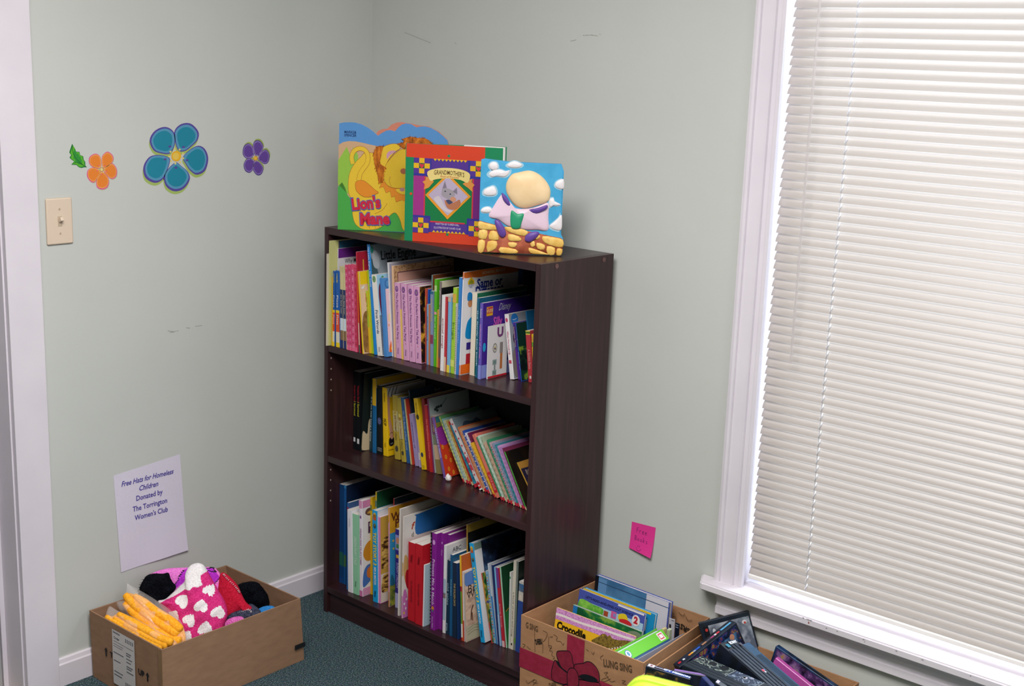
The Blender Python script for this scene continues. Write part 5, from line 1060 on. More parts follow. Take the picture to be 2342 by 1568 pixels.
# pink sticky note
f = WR(.0003); P_ = [f.px(*p) for p in ((1445.5, 1192), (1500, 1206), (1493, 1274), (1441, 1251))]
mb = MB(); n_ = 8; vs = []; PKN = mat('F0409C', .6, .15)
def st_pt(u, v):
    a = (P_[0][0] * (1 - u) + P_[1][0] * u) * (1 - v) + (P_[3][0] * (1 - u) + P_[2][0] * u) * v; b_ = (P_[0][1] * (1 - u) + P_[1][1] * u) * (1 - v) + (P_[3][1] * (1 - u) + P_[2][1] * u) * v
    return V((a, -.0006 - .009 * v ** 2.2 * (.5 + .7 * u), b_))
for j in range(n_ + 1):
    for i in range(n_ + 1): vs.append(st_pt(i / n_, j / n_))
fsq = [(j * 9 + i, (j + 1) * 9 + i, (j + 1) * 9 + i + 1, j * 9 + i + 1) for j in range(8) for i in range(8)]
mb.add(vs, fsq, PKN); mb.add([v + V((0, .00012, 0)) for v in vs], [q[::-1] for q in fsq], PKN)
def on_note(pts, wd=.0010):
    for a, b_ in zip(pts[:-1], pts[1:]):
        p, q = st_pt(*a), st_pt(*b_); d = (q - p).normalized(); s_ = V((-d.z, 0, d.x)) * wd / 2; o_ = V((0, -.0004, 0))
        mb.add([p - s_ + o_, q - s_ + o_, q + s_ + o_, p + s_ + o_], [(0, 1, 2, 3)], '5A2A6A')
def write(s, u0, v0, du, sv):
    S_ = {'F': [[(0, 1), (.1, 0), (.8, -.05)], [(.05, .45), (.6, .4)]], 'r': [[(0, .45), (0, 1)], [(0, .6), (.3, .42), (.6, .45)]], 'e': [[(0, .72), (.6, .66), (.5, .42), (.15, .45), (0, .75), (.2, 1), (.75, .9)]], 'B': [[(0, 0), (0, 1), (.5, 1), (.7, .8), (.5, .55), (0, .5)], [(.0, 0), (.45, .05), (.55, .25), (.4, .48)]],
          'o': [[(.3, .45), (.05, .6), (.05, .85), (.3, 1), (.6, .85), (.6, .6), (.3, .45)]], 'k': [[(0, 0), (0, 1)], [(.5, .4), (.05, .72), (.55, 1)]], 's': [[(.55, .48), (.2, .45), (.1, .62), (.5, .78), (.45, .98), (.05, 1)]]}
    for i, ch in enumerate(s):
        for st in S_[ch]: on_note([(u0 + i * du + x * du * .85, v0 + y * sv) for x, y in st])
write('Free', .24, .17, .12, .17); write('Books', .20, .46, .12, .16)
on_note([(.37, .77), (.375, .83)]); on_note([(.44, .76), (.445, .82)]); on_note([(.30, .86), (.36, .94), (.46, .95), (.53, .86)])
tag(mb.build('sticky_note', loc=(sum(p[0] for p in P_) / 4, -.003, P_[3][1])), 'bright pink sticky note with handwriting on the wall beside the bookcase', 'sticky note')

# ================================================================ CARTONS
def carton(name, label, base, topq, h, m, t=.0035):
    """open box: base quad and rim quad (x, y), walls of thickness t; returns root"""
    cx = sum(p[0] for p in base) / 4; cy = sum(p[1] for p in base) / 4
    root = thing(name, (cx, cy, 0), label, 'cardboard box')
    cen = V((cx, cy, 0)); names = ('front_panel', 'side_panel', 'back_panel', 'side_panel')
    panels = []
    for i in range(4):
        j = (i + 1) % 4
        A, B = V((*base[i], .001)), V((*base[j], .001)); A2, B2 = V((*topq[i], h)), V((*topq[j], h))
        d = (B - A).normalized(); nin = V((-d.y, d.x, 0)); nin = nin if nin.dot(cen - A) > 0 else -nin
        mb = MB(); q = [A, B, B2, A2]; r_ = [p + nin * t for p in q]
        if i % 2: r_ = [r_[0] + d * t, r_[1] - d * t, r_[2] - d * t, r_[3] + d * t]; q = [q[0] + d * t, q[1] - d * t, q[2] - d * t, q[3] + d * t]
        mb.add(q + r_, [(0, 1, 2, 3), (7, 6, 5, 4), (3, 2, 6, 7), (1, 0, 4, 5), (2, 1, 5, 6), (0, 3, 7, 4)], m)
        panels.append((names[i], mb))
    mb = MB(); z0, z1 = .001, .004; b4 = [V((*p, z0)) + (cen - V((*p, 0))).normalized() * t * 1.8 for p in base]
    mb.add(b4 + [p + V((0, 0, z1 - z0)) for p in b4], [(3, 2, 1, 0), (4, 5, 6, 7), (0, 1, 5, 4), (1, 2, 6, 5), (2, 3, 7, 6), (3, 0, 4, 7)], m); mb.build('base_panel', root)
    return root, panels
# --- box of hats
HB = (200, 1260, 4.684)
q1 = [(.022, -1.010), (.342, -1.012), (.342, -.552), (.022, -.552)]; q1t = [(.018, -1.012), (.347, -1.012), (.347, -.570), (.018, -.570)]
bx, pan = carton('cardboard_box', 'plain brown cardboard box of knitted hats on the carpet by the left wall', q1, q1t, .190, M_KRAFT)
f = Fr((.022, -1.0125, 0), (1, 0, 0), (0, 0, 1), HB, .0003)
BK = mat('16181C', .7)
def arrow(mb, f, c, s, m=BK):
    a, b_ = f.px(*c); poly(mb, f, [(a, b_ + s), (a - s * .62, b_ + s * .25), (a - s * .25, b_ + s * .25), (a - s * .25, b_ - s), (a + s * .25, b_ - s), (a + s * .25, b_ + s * .25), (a + s * .62, b_ + s * .25)][::-1], m, 1)
mb = pan[0][1]; arrow(mb, f, (200, 1075), .0125); arrow(mb, f, (645, 1345), .0125)
text(mb, f, 'T', f.px(257, 1112), .020, BK, 1, bold=.04); text(mb, f, 'UP', f.px(577, 1305), .022, BK, 1, bold=.04); text(mb, f, 'HIS', f.px(305, 1150), .020, BK, 1, bold=.04)
f2 = Fr((.3475, 0, 0), (0, 1, 0), (0, 0, 1), HB, .0003)
rect(pan[1][1], f2, f2.px(2222, 1030)[0], f2.px(2250, 1050)[1], -.5535, f2.px(2250, 1000)[1], BK, 1)
mbx = pan[1][1]
pobj = [mb.build(n_, bx) for n_, mb in pan]
lb = MB(); fl = Fr((.022, -1.0132, 0), (1, 0, 0), (0, 0, 1), HB, .0003); LW = mat('D8D4D0', .55)
c0 = fl.px(262, 822); c1 = fl.px(502, 972); lbw = (c0[0], c1[0]); lt = (c0[1] + c1[1]) / 2 + .001
rect(lb, fl, c0[0], .022, c1[0], lt, LW, 1)
GI = mat('6A6A70', .7); H_ = lt - .022; W_ = c1[0] - c0[0]
def lr(u0, v0, u1, v1, m=GI): rect(lb, fl, c0[0] + u0 * W_, lt - v1 * H_, c0[0] + u1 * W_, lt - v0 * H_, m, 2)
text(lb, fl, 'Invoice', (c0[0] + .2 * W_, lt - .04 * H_), .009, GI, 2, width=.3 * W_, bold=.03); text(lb, fl, 'Order', (c0[0] + .2 * W_, lt - .14 * H_), .009, GI, 2, width=.26 * W_, bold=.03)
lr(.05, .20, .95, .207); lr(.05, .25, .5, .258); lr(.05, .29, .45, .298); lr(.05, .40, .5, .417); lr(.05, .55, .35, .567); lr(.05, .75, .45, .767); lr(.05, .81, .4, .83)
for i in range(2):
    for j in range(5): ell(lb, fl, (c0[0] + (.62 + .075 * j) * W_, lt - (.07 + .035 * i) * H_), .0022, .0028, GI, 2, n=8)
for v_, w_ in ((.30, .22), (.34, .18), (.40, .26), (.46, .2), (.54, .28), (.58, .22), (.64, .3)): lr(.62, v_, .62 + w_, v_ + .018)
for j in range(14): lr(.55 + j * .026, .86, .55 + j * .026 + (.008 if j % 3 else .016), .93)
lb.build('shipping_label', pobj[0])
mb = MB(); mb.box((.331, -1.0136, .002), (.3478, -1.0126, .188), mnoise('clear_tape_kraft', [(.4, '8A6A4E'), (.6, '94744E')], 30, 2, .25)); mb.build('edge_tape', pobj[0])

# frame leaning back slightly and facing the room
def face_frame(x, y, z, yaw=40.9, tilt=15, crop=HB):
    a = math.radians(yaw); ex = V((math.cos(a), math.sin(a), 0)); back = V((-math.sin(a), math.cos(a), 0)); t = math.radians(tilt)
    return Fr((x, y, z), ex, (back * math.sin(t) + V((0, 0, 1)) * math.cos(t)), crop, .0003)
RG = [1, .985, .95, .9, .83, .75, .66, .56, .45, .33, .2, .1]
def knit(name, col1, col2, sc=260, st=(1, 1, 1)): return mnoise(name, [(.35, col1), (.65, col2)], sc, 3, .95, stretch=st, bump=.8, spec=.05)
def inside(p, P):
    c = False; n = len(P)
    for i in range(n):
        x1, y1 = P[i]; x2, y2 = P[(i + 1) % n]
        if (y1 > p[1]) != (y2 > p[1]) and p[0] < (x2 - x1) * (p[1] - y1) / (y2 - y1) + x1: c = not c
    return c
def dseg(p, P):
    best = 9
    for a, b_ in zip(P[:-1], P[1:]):
        a = V(a); b_ = V(b_); d = b_ - a; t = max(0, min(1, (V(p) - a).dot(d) / max(d.length_squared, 1e-12))); best = min(best, (V(p) - a - d * t).length)
    return best
PKH = knit('magenta_knit', 'C8286E', 'E0408A'); WHK = knit('white_knit', 'E4DEE0', 'F8F4F4')
# heart hat
f = face_frame(.195, -.800, .19, tilt=18)
def P2(l): return [f.px(*p) for p in l]
wline = P2([(700, 500), (790, 560), (835, 520), (920, 488), (1010, 440), (1070, 400), (1130, 405), (1165, 365), (1210, 372), (1258, 345), (1235, 290), (1232, 250), (1290, 205), (1300, 60), (700, 60)])
wt = wline
hearts = [(*f.px(1062, 505), .0205, 2.5), (*f.px(1252, 550), .0195, 3.05), (*f.px(1330, 385), .017, 2.75), (*f.px(1425, 620), .019, 2.9), (*f.px(1140, 705), .019, 2.6), (*f.px(1300, 785), .021, 3.0), (*f.px(970, 665), .017, 2.6), (*f.px(1110, 880), .019, 2.6), (*f.px(1200, 250), .0, 0), (*f.px(880, 760), .017, 2.7)]
def hf(a, b_):
    if inside((a, b_), wt): return WHK
    for ha, hb_, s, r in hearts:
        if not s: continue
        x = ((a - ha) * math.cos(-r) - (b_ - hb_) * math.sin(-r)) / s; y = ((a - ha) * math.sin(-r) + (b_ - hb_) * math.cos(-r)) / s
        if (x * x + y * y - .55) ** 3 - 1.3 * x * x * y ** 3 < 0: return WHK
    return PKH
oh = P2([(1180, 125), (1240, 145), (1280, 200), (1330, 290), (1410, 430), (1480, 560), (1500, 680), (1470, 800), (1440, 950), (1300, 1180), (1120, 1240), (980, 1150), (940, 950), (880, 760), (800, 610), (755, 530), (830, 512), (900, 455), (990, 375), (1048, 310), (1058, 220), (1105, 150)])
mb = MB(); relief(mb, f, oh, .040, PKH, 0, rings=[1 - i / 48 for i in range(48)], fn=hf, seg=8, back=True, noise=.10)
h1 = tag(weld(mb.build('knit_hat')), 'pink knitted hat with white hearts and a white tip, in the plain brown box', 'knitted hat', 'hats in the cardboard box')
# fleece hat behind it
f = face_frame(.146, -.738, .19, tilt=10)
def P2(l): return [f.px(*p) for p in l]
PU1 = P2([(1065, 178), (1010, 205), (995, 262), (975, 300), (950, 345), (952, 385), (1000, 350), (1045, 320), (1075, 240)]); PU2 = P2([(1270, 178), (1340, 168), (1385, 212), (1420, 262), (1405, 300), (1368, 330), (1310, 270), (1270, 210)])
LF1 = P2([(1035, 190), (985, 262), (990, 290), (960, 330), (955, 385)]); LF2 = P2([(1272, 180), (1345, 170), (1380, 210), (1330, 205), (1285, 195)]); LF3 = P2([(1425, 262), (1400, 300), (1370, 330)])
FP = knit('pink_fleece', 'E070C8', 'F088D8', 180); FV = knit('violet_fleece', 'A82AB8', 'BC3CCC', 180); FB = mat('18121C', .9)
def ff(a, b_):
    for l in (LF1, LF2, LF3):
        if dseg((a, b_), l) < .0011: return FB
    if inside((a, b_), PU1) or inside((a, b_), PU2): return FV
    return FP
of = P2([(640, 275), (700, 232), (800, 195), (900, 180), (1060, 174), (1180, 176), (1280, 168), (1350, 172), (1400, 210), (1440, 270), (1470, 350), (1498, 450), (1502, 560), (1480, 680), (1420, 900), (1200, 1000), (980, 1000), (880, 800), (760, 560), (680, 400)])
mb = MB(); relief(mb, f, of, .024, FP, 0, rings=[1 - i / 40 for i in range(40)], fn=ff, seg=7, back=True, noise=.12)
tag(weld(mb.build('fleece_hat')), 'pink and violet fleece hat with black zigzag lines behind the heart hat', 'fleece hat', 'hats in the cardboard box')
# black fuzzy hats
BF = knit('black_fuzz', '07080C', '14161E', 300)
def fuzzy(name, label, f, pts, h, n):
    pts2 = [f.px(*p) for p in pts]; mb = MB(); relief(mb, f, pts2, h, BF, 0, rings=RG, seg=5, back=True, noise=.25)
    cx = sum(p[0] for p in pts2) / len(pts2); cy = sum(p[1] for p in pts2) / len(pts2); sp = smooth_pts(pts2, 5)
    for k in range(n):
        q = random.choice(sp); r = math.sqrt(random.random()); a = cx + (q[0] - cx) * r; b_ = cy + (q[1] - cy) * r
        p = f.P(a, b_) + f.n * (h * math.sqrt(max(0, 1 - r * r)) * .98); d = (V((q[0] - cx, q[1] - cy)).normalized() * r)
        dirv = (f.ex * d.x + f.ey * d.y + f.n * (1.1 - r) + V([random.uniform(-.5, .5) for _ in range(3)])).normalized()
        mb.tube([p, p + dirv * .004, p + dirv * .007 + V((0, 0, -.002))], [.0006, .0005, .0002], BF, 3)
    return tag(mb.build(name), label, 'knitted hat', 'hats in the cardboard box')
fuzzy('fuzzy_hat', 'black fuzzy hat behind the yellow glove packs, nearest the wall notice', face_frame(.085, -.865, .19, tilt=5), [(560, 385), (598, 310), (640, 258), (720, 240), (800, 245), (862, 235), (885, 290), (915, 345), (948, 392), (900, 460), (860, 560), (800, 700), (680, 720), (600, 560), (570, 440)], .030, 500)
fuzzy('fuzzy_pompom', 'round black fuzzy pompom in the far corner of the hat box', face_frame(.225, -.612, .16, tilt=0), [(1612, 370), (1645, 345), (1740, 328), (1825, 345), (1890, 415), (1935, 490), (1948, 575), (1900, 660), (1800, 720), (1700, 640), (1650, 540), (1620, 450)], .026, 500)
# red felt hat with white blanket stitch
f = face_frame(.225, -.690, .19, tilt=20)
P2 = lambda l: [f.px(*p) for p in l]
orr = P2([(1425, 240), (1480, 238), (1555, 300), (1615, 375), (1650, 455), (1700, 545), (1770, 610), (1772, 680), (1735, 700), (1690, 650), (1600, 660), (1500, 730), (1420, 760), (1400, 560), (1400, 380)])
mb = MB(); relief(mb, f, orr, .016, knit('red_felt', 'B01830', 'C82440', 200), 0, rings=RG, seg=6, back=True); rh = tag(weld(mb.build('felt_hat')), 'red felt hat with white blanket stitching beside the heart hat', 'felt hat', 'hats in the cardboard box')
mb = MB(); WT = mat('F0E8E8', .8)
for ln, n_, l_ in ([(1465, 245), (1500, 290), (1560, 345), (1610, 400), (1638, 440)], 15, .0045), ([(1490, 728), (1560, 690), (1620, 655), (1680, 640), (1735, 625), (1762, 650)], 17, .006):
    sp = smooth_pts(P2(ln), 12, False)
    for k in range(n_):
        i = int(k * (len(sp) - 2) / (n_ - 1)); a = V(sp[i]); d = (V(sp[i + 1]) - a).normalized(); nn = V((-d.y, d.x))
        p = a - nn * l_ * .5; q = a + nn * l_ * .5; mb.tube([f.P(*p) + f.n * .010, f.P(*a) + f.n * .0165, f.P(*q) + f.n * .010], .0008, WT, 5)
mb.build('stitching', rh)
f = face_frame(.245, -.690, .15, tilt=55)
P2 = lambda l: [f.px(*p) for p in l]
mb = MB(); relief(mb, f, P2([(1500, 700), (1620, 640), (1740, 570), (1800, 590), (1860, 660), (1760, 740), (1600, 800), (1500, 790)]), .018, knit('slate_knit', '2A2C3C', '4A4E62', 160), 0, rings=RG, seg=4, back=True); tag(weld(mb.build('knit_hat')), 'slate grey knitted hat lying under the red felt hat', 'knitted hat', 'hats in the cardboard box')
f = face_frame(.285, -.625, .145, tilt=60)
P2 = lambda l: [f.px(*p) for p in l]
mb = MB(); relief(mb, f, P2([(1790, 660), (1880, 600), (1990, 590), (2010, 640), (1900, 700), (1810, 720)]), .012, knit('blue_knit', '2A74B8', '3A8AD0', 160), 0, rings=RG, seg=4, back=True); tag(weld(mb.build('knit_hat')), 'bright blue knitted hat peeking out below the black pompom', 'knitted hat', 'hats in the cardboard box')
f = face_frame(.265, -.790, .15, tilt=50)
P2 = lambda l: [f.px(*p) for p in l]
mb = MB(); relief(mb, f, P2([(1470, 800), (1490, 745), (1560, 710), (1650, 700), (1680, 740), (1600, 820), (1500, 850)]), .012, knit('pink_ribbed_knit', 'B84090', 'E07AC0', 110, (1, 4, 1)), 0, rings=RG, seg=4, back=True); tag(weld(mb.build('knit_hat')), 'small pink ribbed knit hat in front of the red felt hat', 'knitted hat', 'hats in the cardboard box')
# yellow gloves in clear bags
YG = mnoise('yellow_knit', [(.35, 'F0A020'), (.65, 'FFB838')], 160, 3, .85, bump=.4, spec=.1); 
def glove_pack(label, x, y, z, tilt, body, fingers, bag, h):
    root = thing('glove_pack', (x, y, .01), label, 'glove pack', 'yellow glove packs in the cardboard box')
    f = face_frame(x, y, z, tilt=tilt, yaw=30)
    mb = MB(); relief(mb, f, [f.px(*p) for p in body], h, YG, 0, rings=RG, seg=5, back=True, noise=.22); 
    for pts, r in fingers:
        P = [f.px(*p) for p in pts]; sp = smooth_pts(P, 5, False); n = len(sp)
        mb.tube([f.P(*p) + f.n * h * .75 for p in sp], [r * (.55 + .45 * min(1, 4 * i / n)) if i < n / 4 else (r if i < n - 1 else r * .6) for i in range(n)], YG, 9)
    mb.build('yellow_gloves', root, smooth=True)
    mb = MB(); relief(mb, f, [f.px(*p) for p in bag], h * 1.7, M_CLEAR, 0, rings=RG, seg=4, back=True, noise=.35); weld(mb.build('clear_bag', root)); return root
glove_pack('upper pack of yellow gloves in a clear bag beside the heart hat', .170, -.880, .185, 28,
  [(395, 470), (450, 448), (530, 475), (640, 535), (760, 610), (880, 690), (1000, 775), (1040, 860), (1050, 960), (990, 1010), (900, 1000), (760, 900), (600, 790), (470, 690), (400, 590)],
  [([(425, 470), (520, 570), (660, 680), (820, 790), (1000, 900)], .0150), ([(520, 480), (620, 555), (760, 660), (920, 760), (1020, 860)], .0130), ([(420, 560), (540, 680), (720, 810), (900, 930), (1020, 980)], .0145)],
  [(425, 345), (470, 370), (600, 440), (760, 540), (900, 640), (1000, 750), (1050, 880), (1060, 990), (950, 1040), (760, 930), (560, 800), (400, 680), (330, 600), (320, 540), (400, 520), (420, 420)], .016)
glove_pack('lower pack of yellow gloves in a clear bag along the near end of the box', .186, -.938, .180, 30,
  [(205, 695), (260, 700), (330, 668), (430, 690), (560, 755), (700, 830), (850, 925), (945, 985), (905, 1045), (790, 1060), (620, 975), (420, 860), (230, 760)],
  [([(215, 705), (380, 800), (560, 900), (720, 990), (830, 1040)], .0115), ([(300, 715), (440, 800), (620, 900), (800, 990), (880, 1020)], .0115), ([(345, 675), (480, 760), (640, 850), (800, 940), (930, 985)], .0120)],
  [(235, 590), (290, 620), (380, 660), (520, 720), (700, 820), (900, 930), (960, 985), (920, 1060), (780, 1080), (600, 985), (400, 870), (205, 760), (200, 680)], .013)

# --- gift-printed box of books beside the bookcase
JB = (1180, 1400, 7.807); IB = (1170, 1290, 5.4465)
q2 = [(.951, -.345), (1.318, -.345), (1.292, -.018), (.951, -.018)]; q2t = [(.947, -.346), (1.329, -.346), (1.302, -.014), (.9475, -.018)]
bx2, pan = carton('cardboard_box', 'brown cardboard box printed with a dark red ribbon and bow, full of books', q2, q2t, .265, M_KRAFT2)
f = Fr((.947, -.3467, 0), (1, 0, 0), (0, 0, 1), JB, .0003); mb = pan[0][1]; f.clip = (0, .375, .002, .263)
RIB = mnoise('ribbon_print', [(.4, '8E1E38'), (.6, '982440')], 60, 2, .6); BOW = mnoise('bow_print', [(.4, '7C1A30'), (.6, '862036')], 60, 2, .6)
zt = f.px(95, 625)[1]; zb2 = f.px(75, 965)[1]; rect(mb, f, 0, zb2, .375, zt, RIB, 1)
xa = f.px(920, 435)[0]; xb_ = f.px(1228, 550)[0]; rect(mb, f, xa, 0, xb_, .263, RIB, 2)
loops = [[(740, 700), (770, 685), (860, 680), (950, 690), (1000, 760), (1020, 880), (1040, 990), (960, 1010), (930, 1075), (830, 1000), (765, 870), (732, 760)], [(700, 850), (760, 900), (840, 1000), (930, 1075), (950, 1200), (945, 1270), (870, 1280), (740, 1245), (650, 1190), (640, 1050), (665, 940)],
  [(1050, 930), (1120, 912), (1200, 905), (1270, 873), (1350, 890), (1440, 980), (1490, 1100), (1480, 1240), (1350, 1215), (1130, 1180), (1050, 1020)], [(1130, 1200), (1350, 1235), (1480, 1245), (1520, 1330), (1540, 1450), (1300, 1420), (1120, 1330)], [(940, 1280), (860, 1290), (760, 1400), (900, 1480), (1000, 1350)]]
for lp in loops: blob(mb, f, lp, BOW, 3, px=True, n=4); stroke(mb, f, lp, .0020, '14141C', 4, px=True, closed=True, sm=4)
cen_ = [(960, 1000), (1040, 990), (1100, 1060), (1130, 1180), (1120, 1300), (1040, 1340), (940, 1310), (925, 1100)]
for bk in ([(715, 850), (765, 880), (835, 990), (930, 1080), (850, 1025), (765, 950)], [(1130, 1130), (1200, 1100), (1300, 1110), (1420, 1160), (1465, 1220), (1350, 1235), (1200, 1190), (1150, 1165)]): blob(mb, f, bk, '15161C', 5, px=True)
blob(mb, f, cen_, BOW, 6, px=True); stroke(mb, f, cen_, .0020, '14141C', 7, px=True, closed=True, sm=4)
GR = mat('5E4630', .8); DK = mat('2A2018', .8)
text(mb, f, 'G SING', f.px(285, 262), .022, GR, 1, width=.040, rot=.02, bold=.02); text(mb, f, 'CHEERS', f.px(405, 525), .018, DK, 1, width=.024, rot=.42, bold=.05); text(mb, f, 'LUNG SING', f.px(1815, 960), .026, GR, 1, width=.085, rot=.15, bold=.03)
text(mb, f, 'CHEER', f.px(660, 1300), .018, GR, 3, width=.026, rot=.4, bold=.02)
for sq in ([(335, 320), (335, 500), (340, 700)], [(480, 320), (560, 370), (530, 470), (480, 520), (470, 460)], [(480, 560), (478, 720)], [(590, 430), (585, 600), (640, 640)], [(610, 440), (660, 430)], [(670, 390), (740, 440), (720, 500), (800, 520), (840, 580), (860, 540)], [(580, 590), (640, 600), (600, 680), (650, 690), (640, 760), (690, 800), (660, 830)], [(115, 560), (165, 575), (130, 620)], [(190, 600), (260, 660)],
    [(1250, 650), (1300, 690)], [(1350, 700), (1380, 750), (1400, 700)], [(1560, 760), (1510, 800), (1530, 850)], [(1570, 1080), (1640, 1065), (1600, 1120), (1650, 1150), (1530, 1195), (1580, 1230), (1690, 1180)], [(1640, 1150), (1690, 1230), (1770, 1220)], [(180, 1210), (220, 1260), (330, 1190), (300, 1240), (390, 1260)], [(320, 1190), (370, 1220), (300, 1290)], [(1890, 1210), (1960, 1220), (1900, 1260), (1970, 1280)]):
    stroke(mb, f, sq, .0011, GR, 1, px=True, sm=4)
fb = Fr((.943, -.018 - .0036, 0), (1, 0, 0), (0, 0, 1), IB, .0004)   # handwriting-style print inside the back wall
mb = pan[2][1]; text(mb, fb, 'SRS', fb.px(2160, 795), .020, DK, 1, width=.030, rot=2.9, bold=.03)
for sq in ([(2080, 590), (2130, 640), (2160, 610)], [(2170, 640), (2200, 700), (2250, 690)], [(1995, 640), (2050, 660), (2040, 710)], [(2000, 600), (2030, 625)]): stroke(mb, fb, sq, .0012, GR, 1, px=True, sm=3)
for n_, mb in pan: mb.build(n_, bx2)

# oriented slabs from three sight lines
def hit(u, v, ax, val):
    d = ray(u, v); t = (val - CAM[ax]) / d[ax]; return CAM + d * t
def slab3(A, pB, pC, L=None, zb=None):
    """A: a 3D corner; pB: pixel along the first edge (length L, or end at height zb); pC: pixel along the second edge.
    returns (A, e1, e2, n) with n away from the camera"""
    dB = ray(*pB).normalized()
    if zb is not None: t = (zb - CAM.z) / dB.z; B = CAM + dB * t
    else:
        o = CAM - A; b_ = o.dot(dB); c = o.length_squared - L[0] ** 2; D = b_ * b_ - c
        t = -b_ + (L[1] * math.sqrt(D) if D > 0 else 0); B = CAM + dB * t
    e1 = (B - A).normalized(); dC = ray(*pC).normalized()
    t = (A - CAM).dot(e1) / dC.dot(e1); e2 = (CAM + dC * t - A).normalized(); n = e1.cross(e2)
    if n.dot(A - CAM) < 0: n = -n
    return A, e1, e2, n
def mtx(A, e1, e2, n):
    M = Matrix.Identity(4)
    for i in range(3): M[i][0] = e1[i]; M[i][1] = e2[i]; M[i][2] = n[i]; M[i][3] = A[i]
    return M
# picture books in the box: lying lengthwise, leaning back. height measured down into the box
def box_book(name, label, pb, A, lean, t, art, cov, hard=False, Lmax=9):
    """top edge horizontal from A towards the sight line pb; leaning back by lean degrees"""
    B = hit(*pb, 2, A.z); e1 = (B - A); L = min(e1.length, Lmax); e1.normalize(); a = math.radians(lean)
    hz = V((e1.y, -e1.x, 0)); e2 = V((0, 0, -1)) * math.cos(a) + hz * math.sin(a); n = e1.cross(e2)
    if n.dot(A - CAM) < 0: n = -n
    D = (A.z - .0075 - t * abs(math.sin(a))) / math.cos(a)
    root = thing(name, A + e1 * L / 2 + e2 * D, label, 'book', 'books in the ribbon printed box')
    M = mtx(A, e1, e2, n); c = .0022 if hard else .0008; mb = MB()
    mb.add([M @ V(p) for p in [(0,0,0),(L,0,0),(L,D,0),(0,D,0),(0,0,c),(L,0,c),(L,D,c),(0,D,c)]], [(0,1,2,3),(7,6,5,4),(0,4,5,1),(1,5,6,2),(2,6,7,3),(3,7,4,0)], cov)
    fr = Fr(A, e1, -e2, IB, .0003)
    if fr.n.dot(n) > 0: fr.n = -fr.n
    fr.clip = (0, L, -D, 0); art(mb, fr, L, D); mb.build('front_cover', root)
    mb = MB(); g = .002 if hard else .0004; q = [(g,g,c),(L-g,g,c),(L-g,D-g,c),(g,D-g,c),(g,g,t-c),(L-g,g,t-c),(L-g,D-g,t-c),(g,D-g,t-c)]
    mb.add([M @ V(p) for p in q], [(0,1,2,3),(7,6,5,4),(0,4,5,1),(1,5,6,2),(2,6,7,3),(3,7,4,0)], M_PAGES); mb.build('page_block', root)
    mb = MB(); mb.add([M @ V(p) for p in [(0,0,t-c),(L,0,t-c),(L,D,t-c),(0,D,t-c),(0,0,t),(L,0,t),(L,D,t),(0,D,t)]], [(0,1,2,3),(7,6,5,4),(0,4,5,1),(1,5,6,2),(2,6,7,3),(3,7,4,0)], cov); mb.build('back_cover', root)
    return root
def ipx(x, y): return (IB[0] + x / IB[2], IB[1] + y / IB[2])
def art_croc(mb, f, L, D):
    rect(mb, f, 0, -D, L, 0, 'F6C22A', 1); rect(mb, f, .0, -.030, L, 0, mnoise('lilac_speckle', [(.4, 'B878B8'), (.6, 'D8A0D4')], 260, 2, .5), 2)
    e = [(530, 610), (640, 640), (760, 690), (900, 740), (960, 770), (1100, 810), (1250, 870), (1400, 920), (1560, 975), (1560, 900), (1400, 850), (1250, 800), (1130, 770), (1000, 720), (860, 665), (700, 625), (560, 595)]
    stroke(mb, f, [(500, 600), (640, 640), (800, 705), (960, 760), (1150, 815), (1350, 885), (1580, 955)], .0062, 'F4ECEC', 3, px=True, sm=4)
    c = f.px(745, 825); text(mb, f, 'Crocodile', c, .028, '16120E', 4, width=.094, rot=-.02, bold=.045)
    CR = mnoise('croc_skin', [(.35, '4A3E1A'), (.55, '8A7430'), (.7, '5A4A20')], 140, 3, .6)
    blob(mb, f, [(1000, 950), (1040, 920), (1100, 890), (1130, 865), (1175, 868), (1200, 895), (1230, 880), (1260, 920), (1330, 940), (1420, 945), (1490, 960), (1500, 985), (1440, 1005), (1350, 1030), (1250, 1050), (1150, 1040), (1060, 1000)], CR, 5, px=True)
    ell(mb, f, (1142, 885), 10, 9, 'E8C040', 6, px=True, n=10); ell(mb, f, (1142, 885), 4, 5, '14120A', 7, px=True, n=8)
    for k in range(9): a, b_ = f.px(1180 + k * 34, 1046 - k * 6); poly(mb, f, [(a, b_), (a + .003, b_ - .006), (a + .006, b_)], 'F4F0E4', 6)
def art_greenriver(mb, f, L, D):
    rect(mb, f, 0, -D, L, 0, mnoise('green_river', [(.38, '0C5030'), (.52, '166A38'), (.62, '7AA03A'), (.7, '185E42')], 22, 3, .4), 1); rect(mb, f, 0, -D, .014, -.001, '1E78C0', 2); rect(mb, f, .0, -.0015, L, 0, 'C8E0D0', 3)
    blob(mb, f, [(L - .045, -.03), (L - .04, -.014), (L - .02, -.006), (L - .001, -.010), (L - .001, -.03)], '7A8A74', 2)
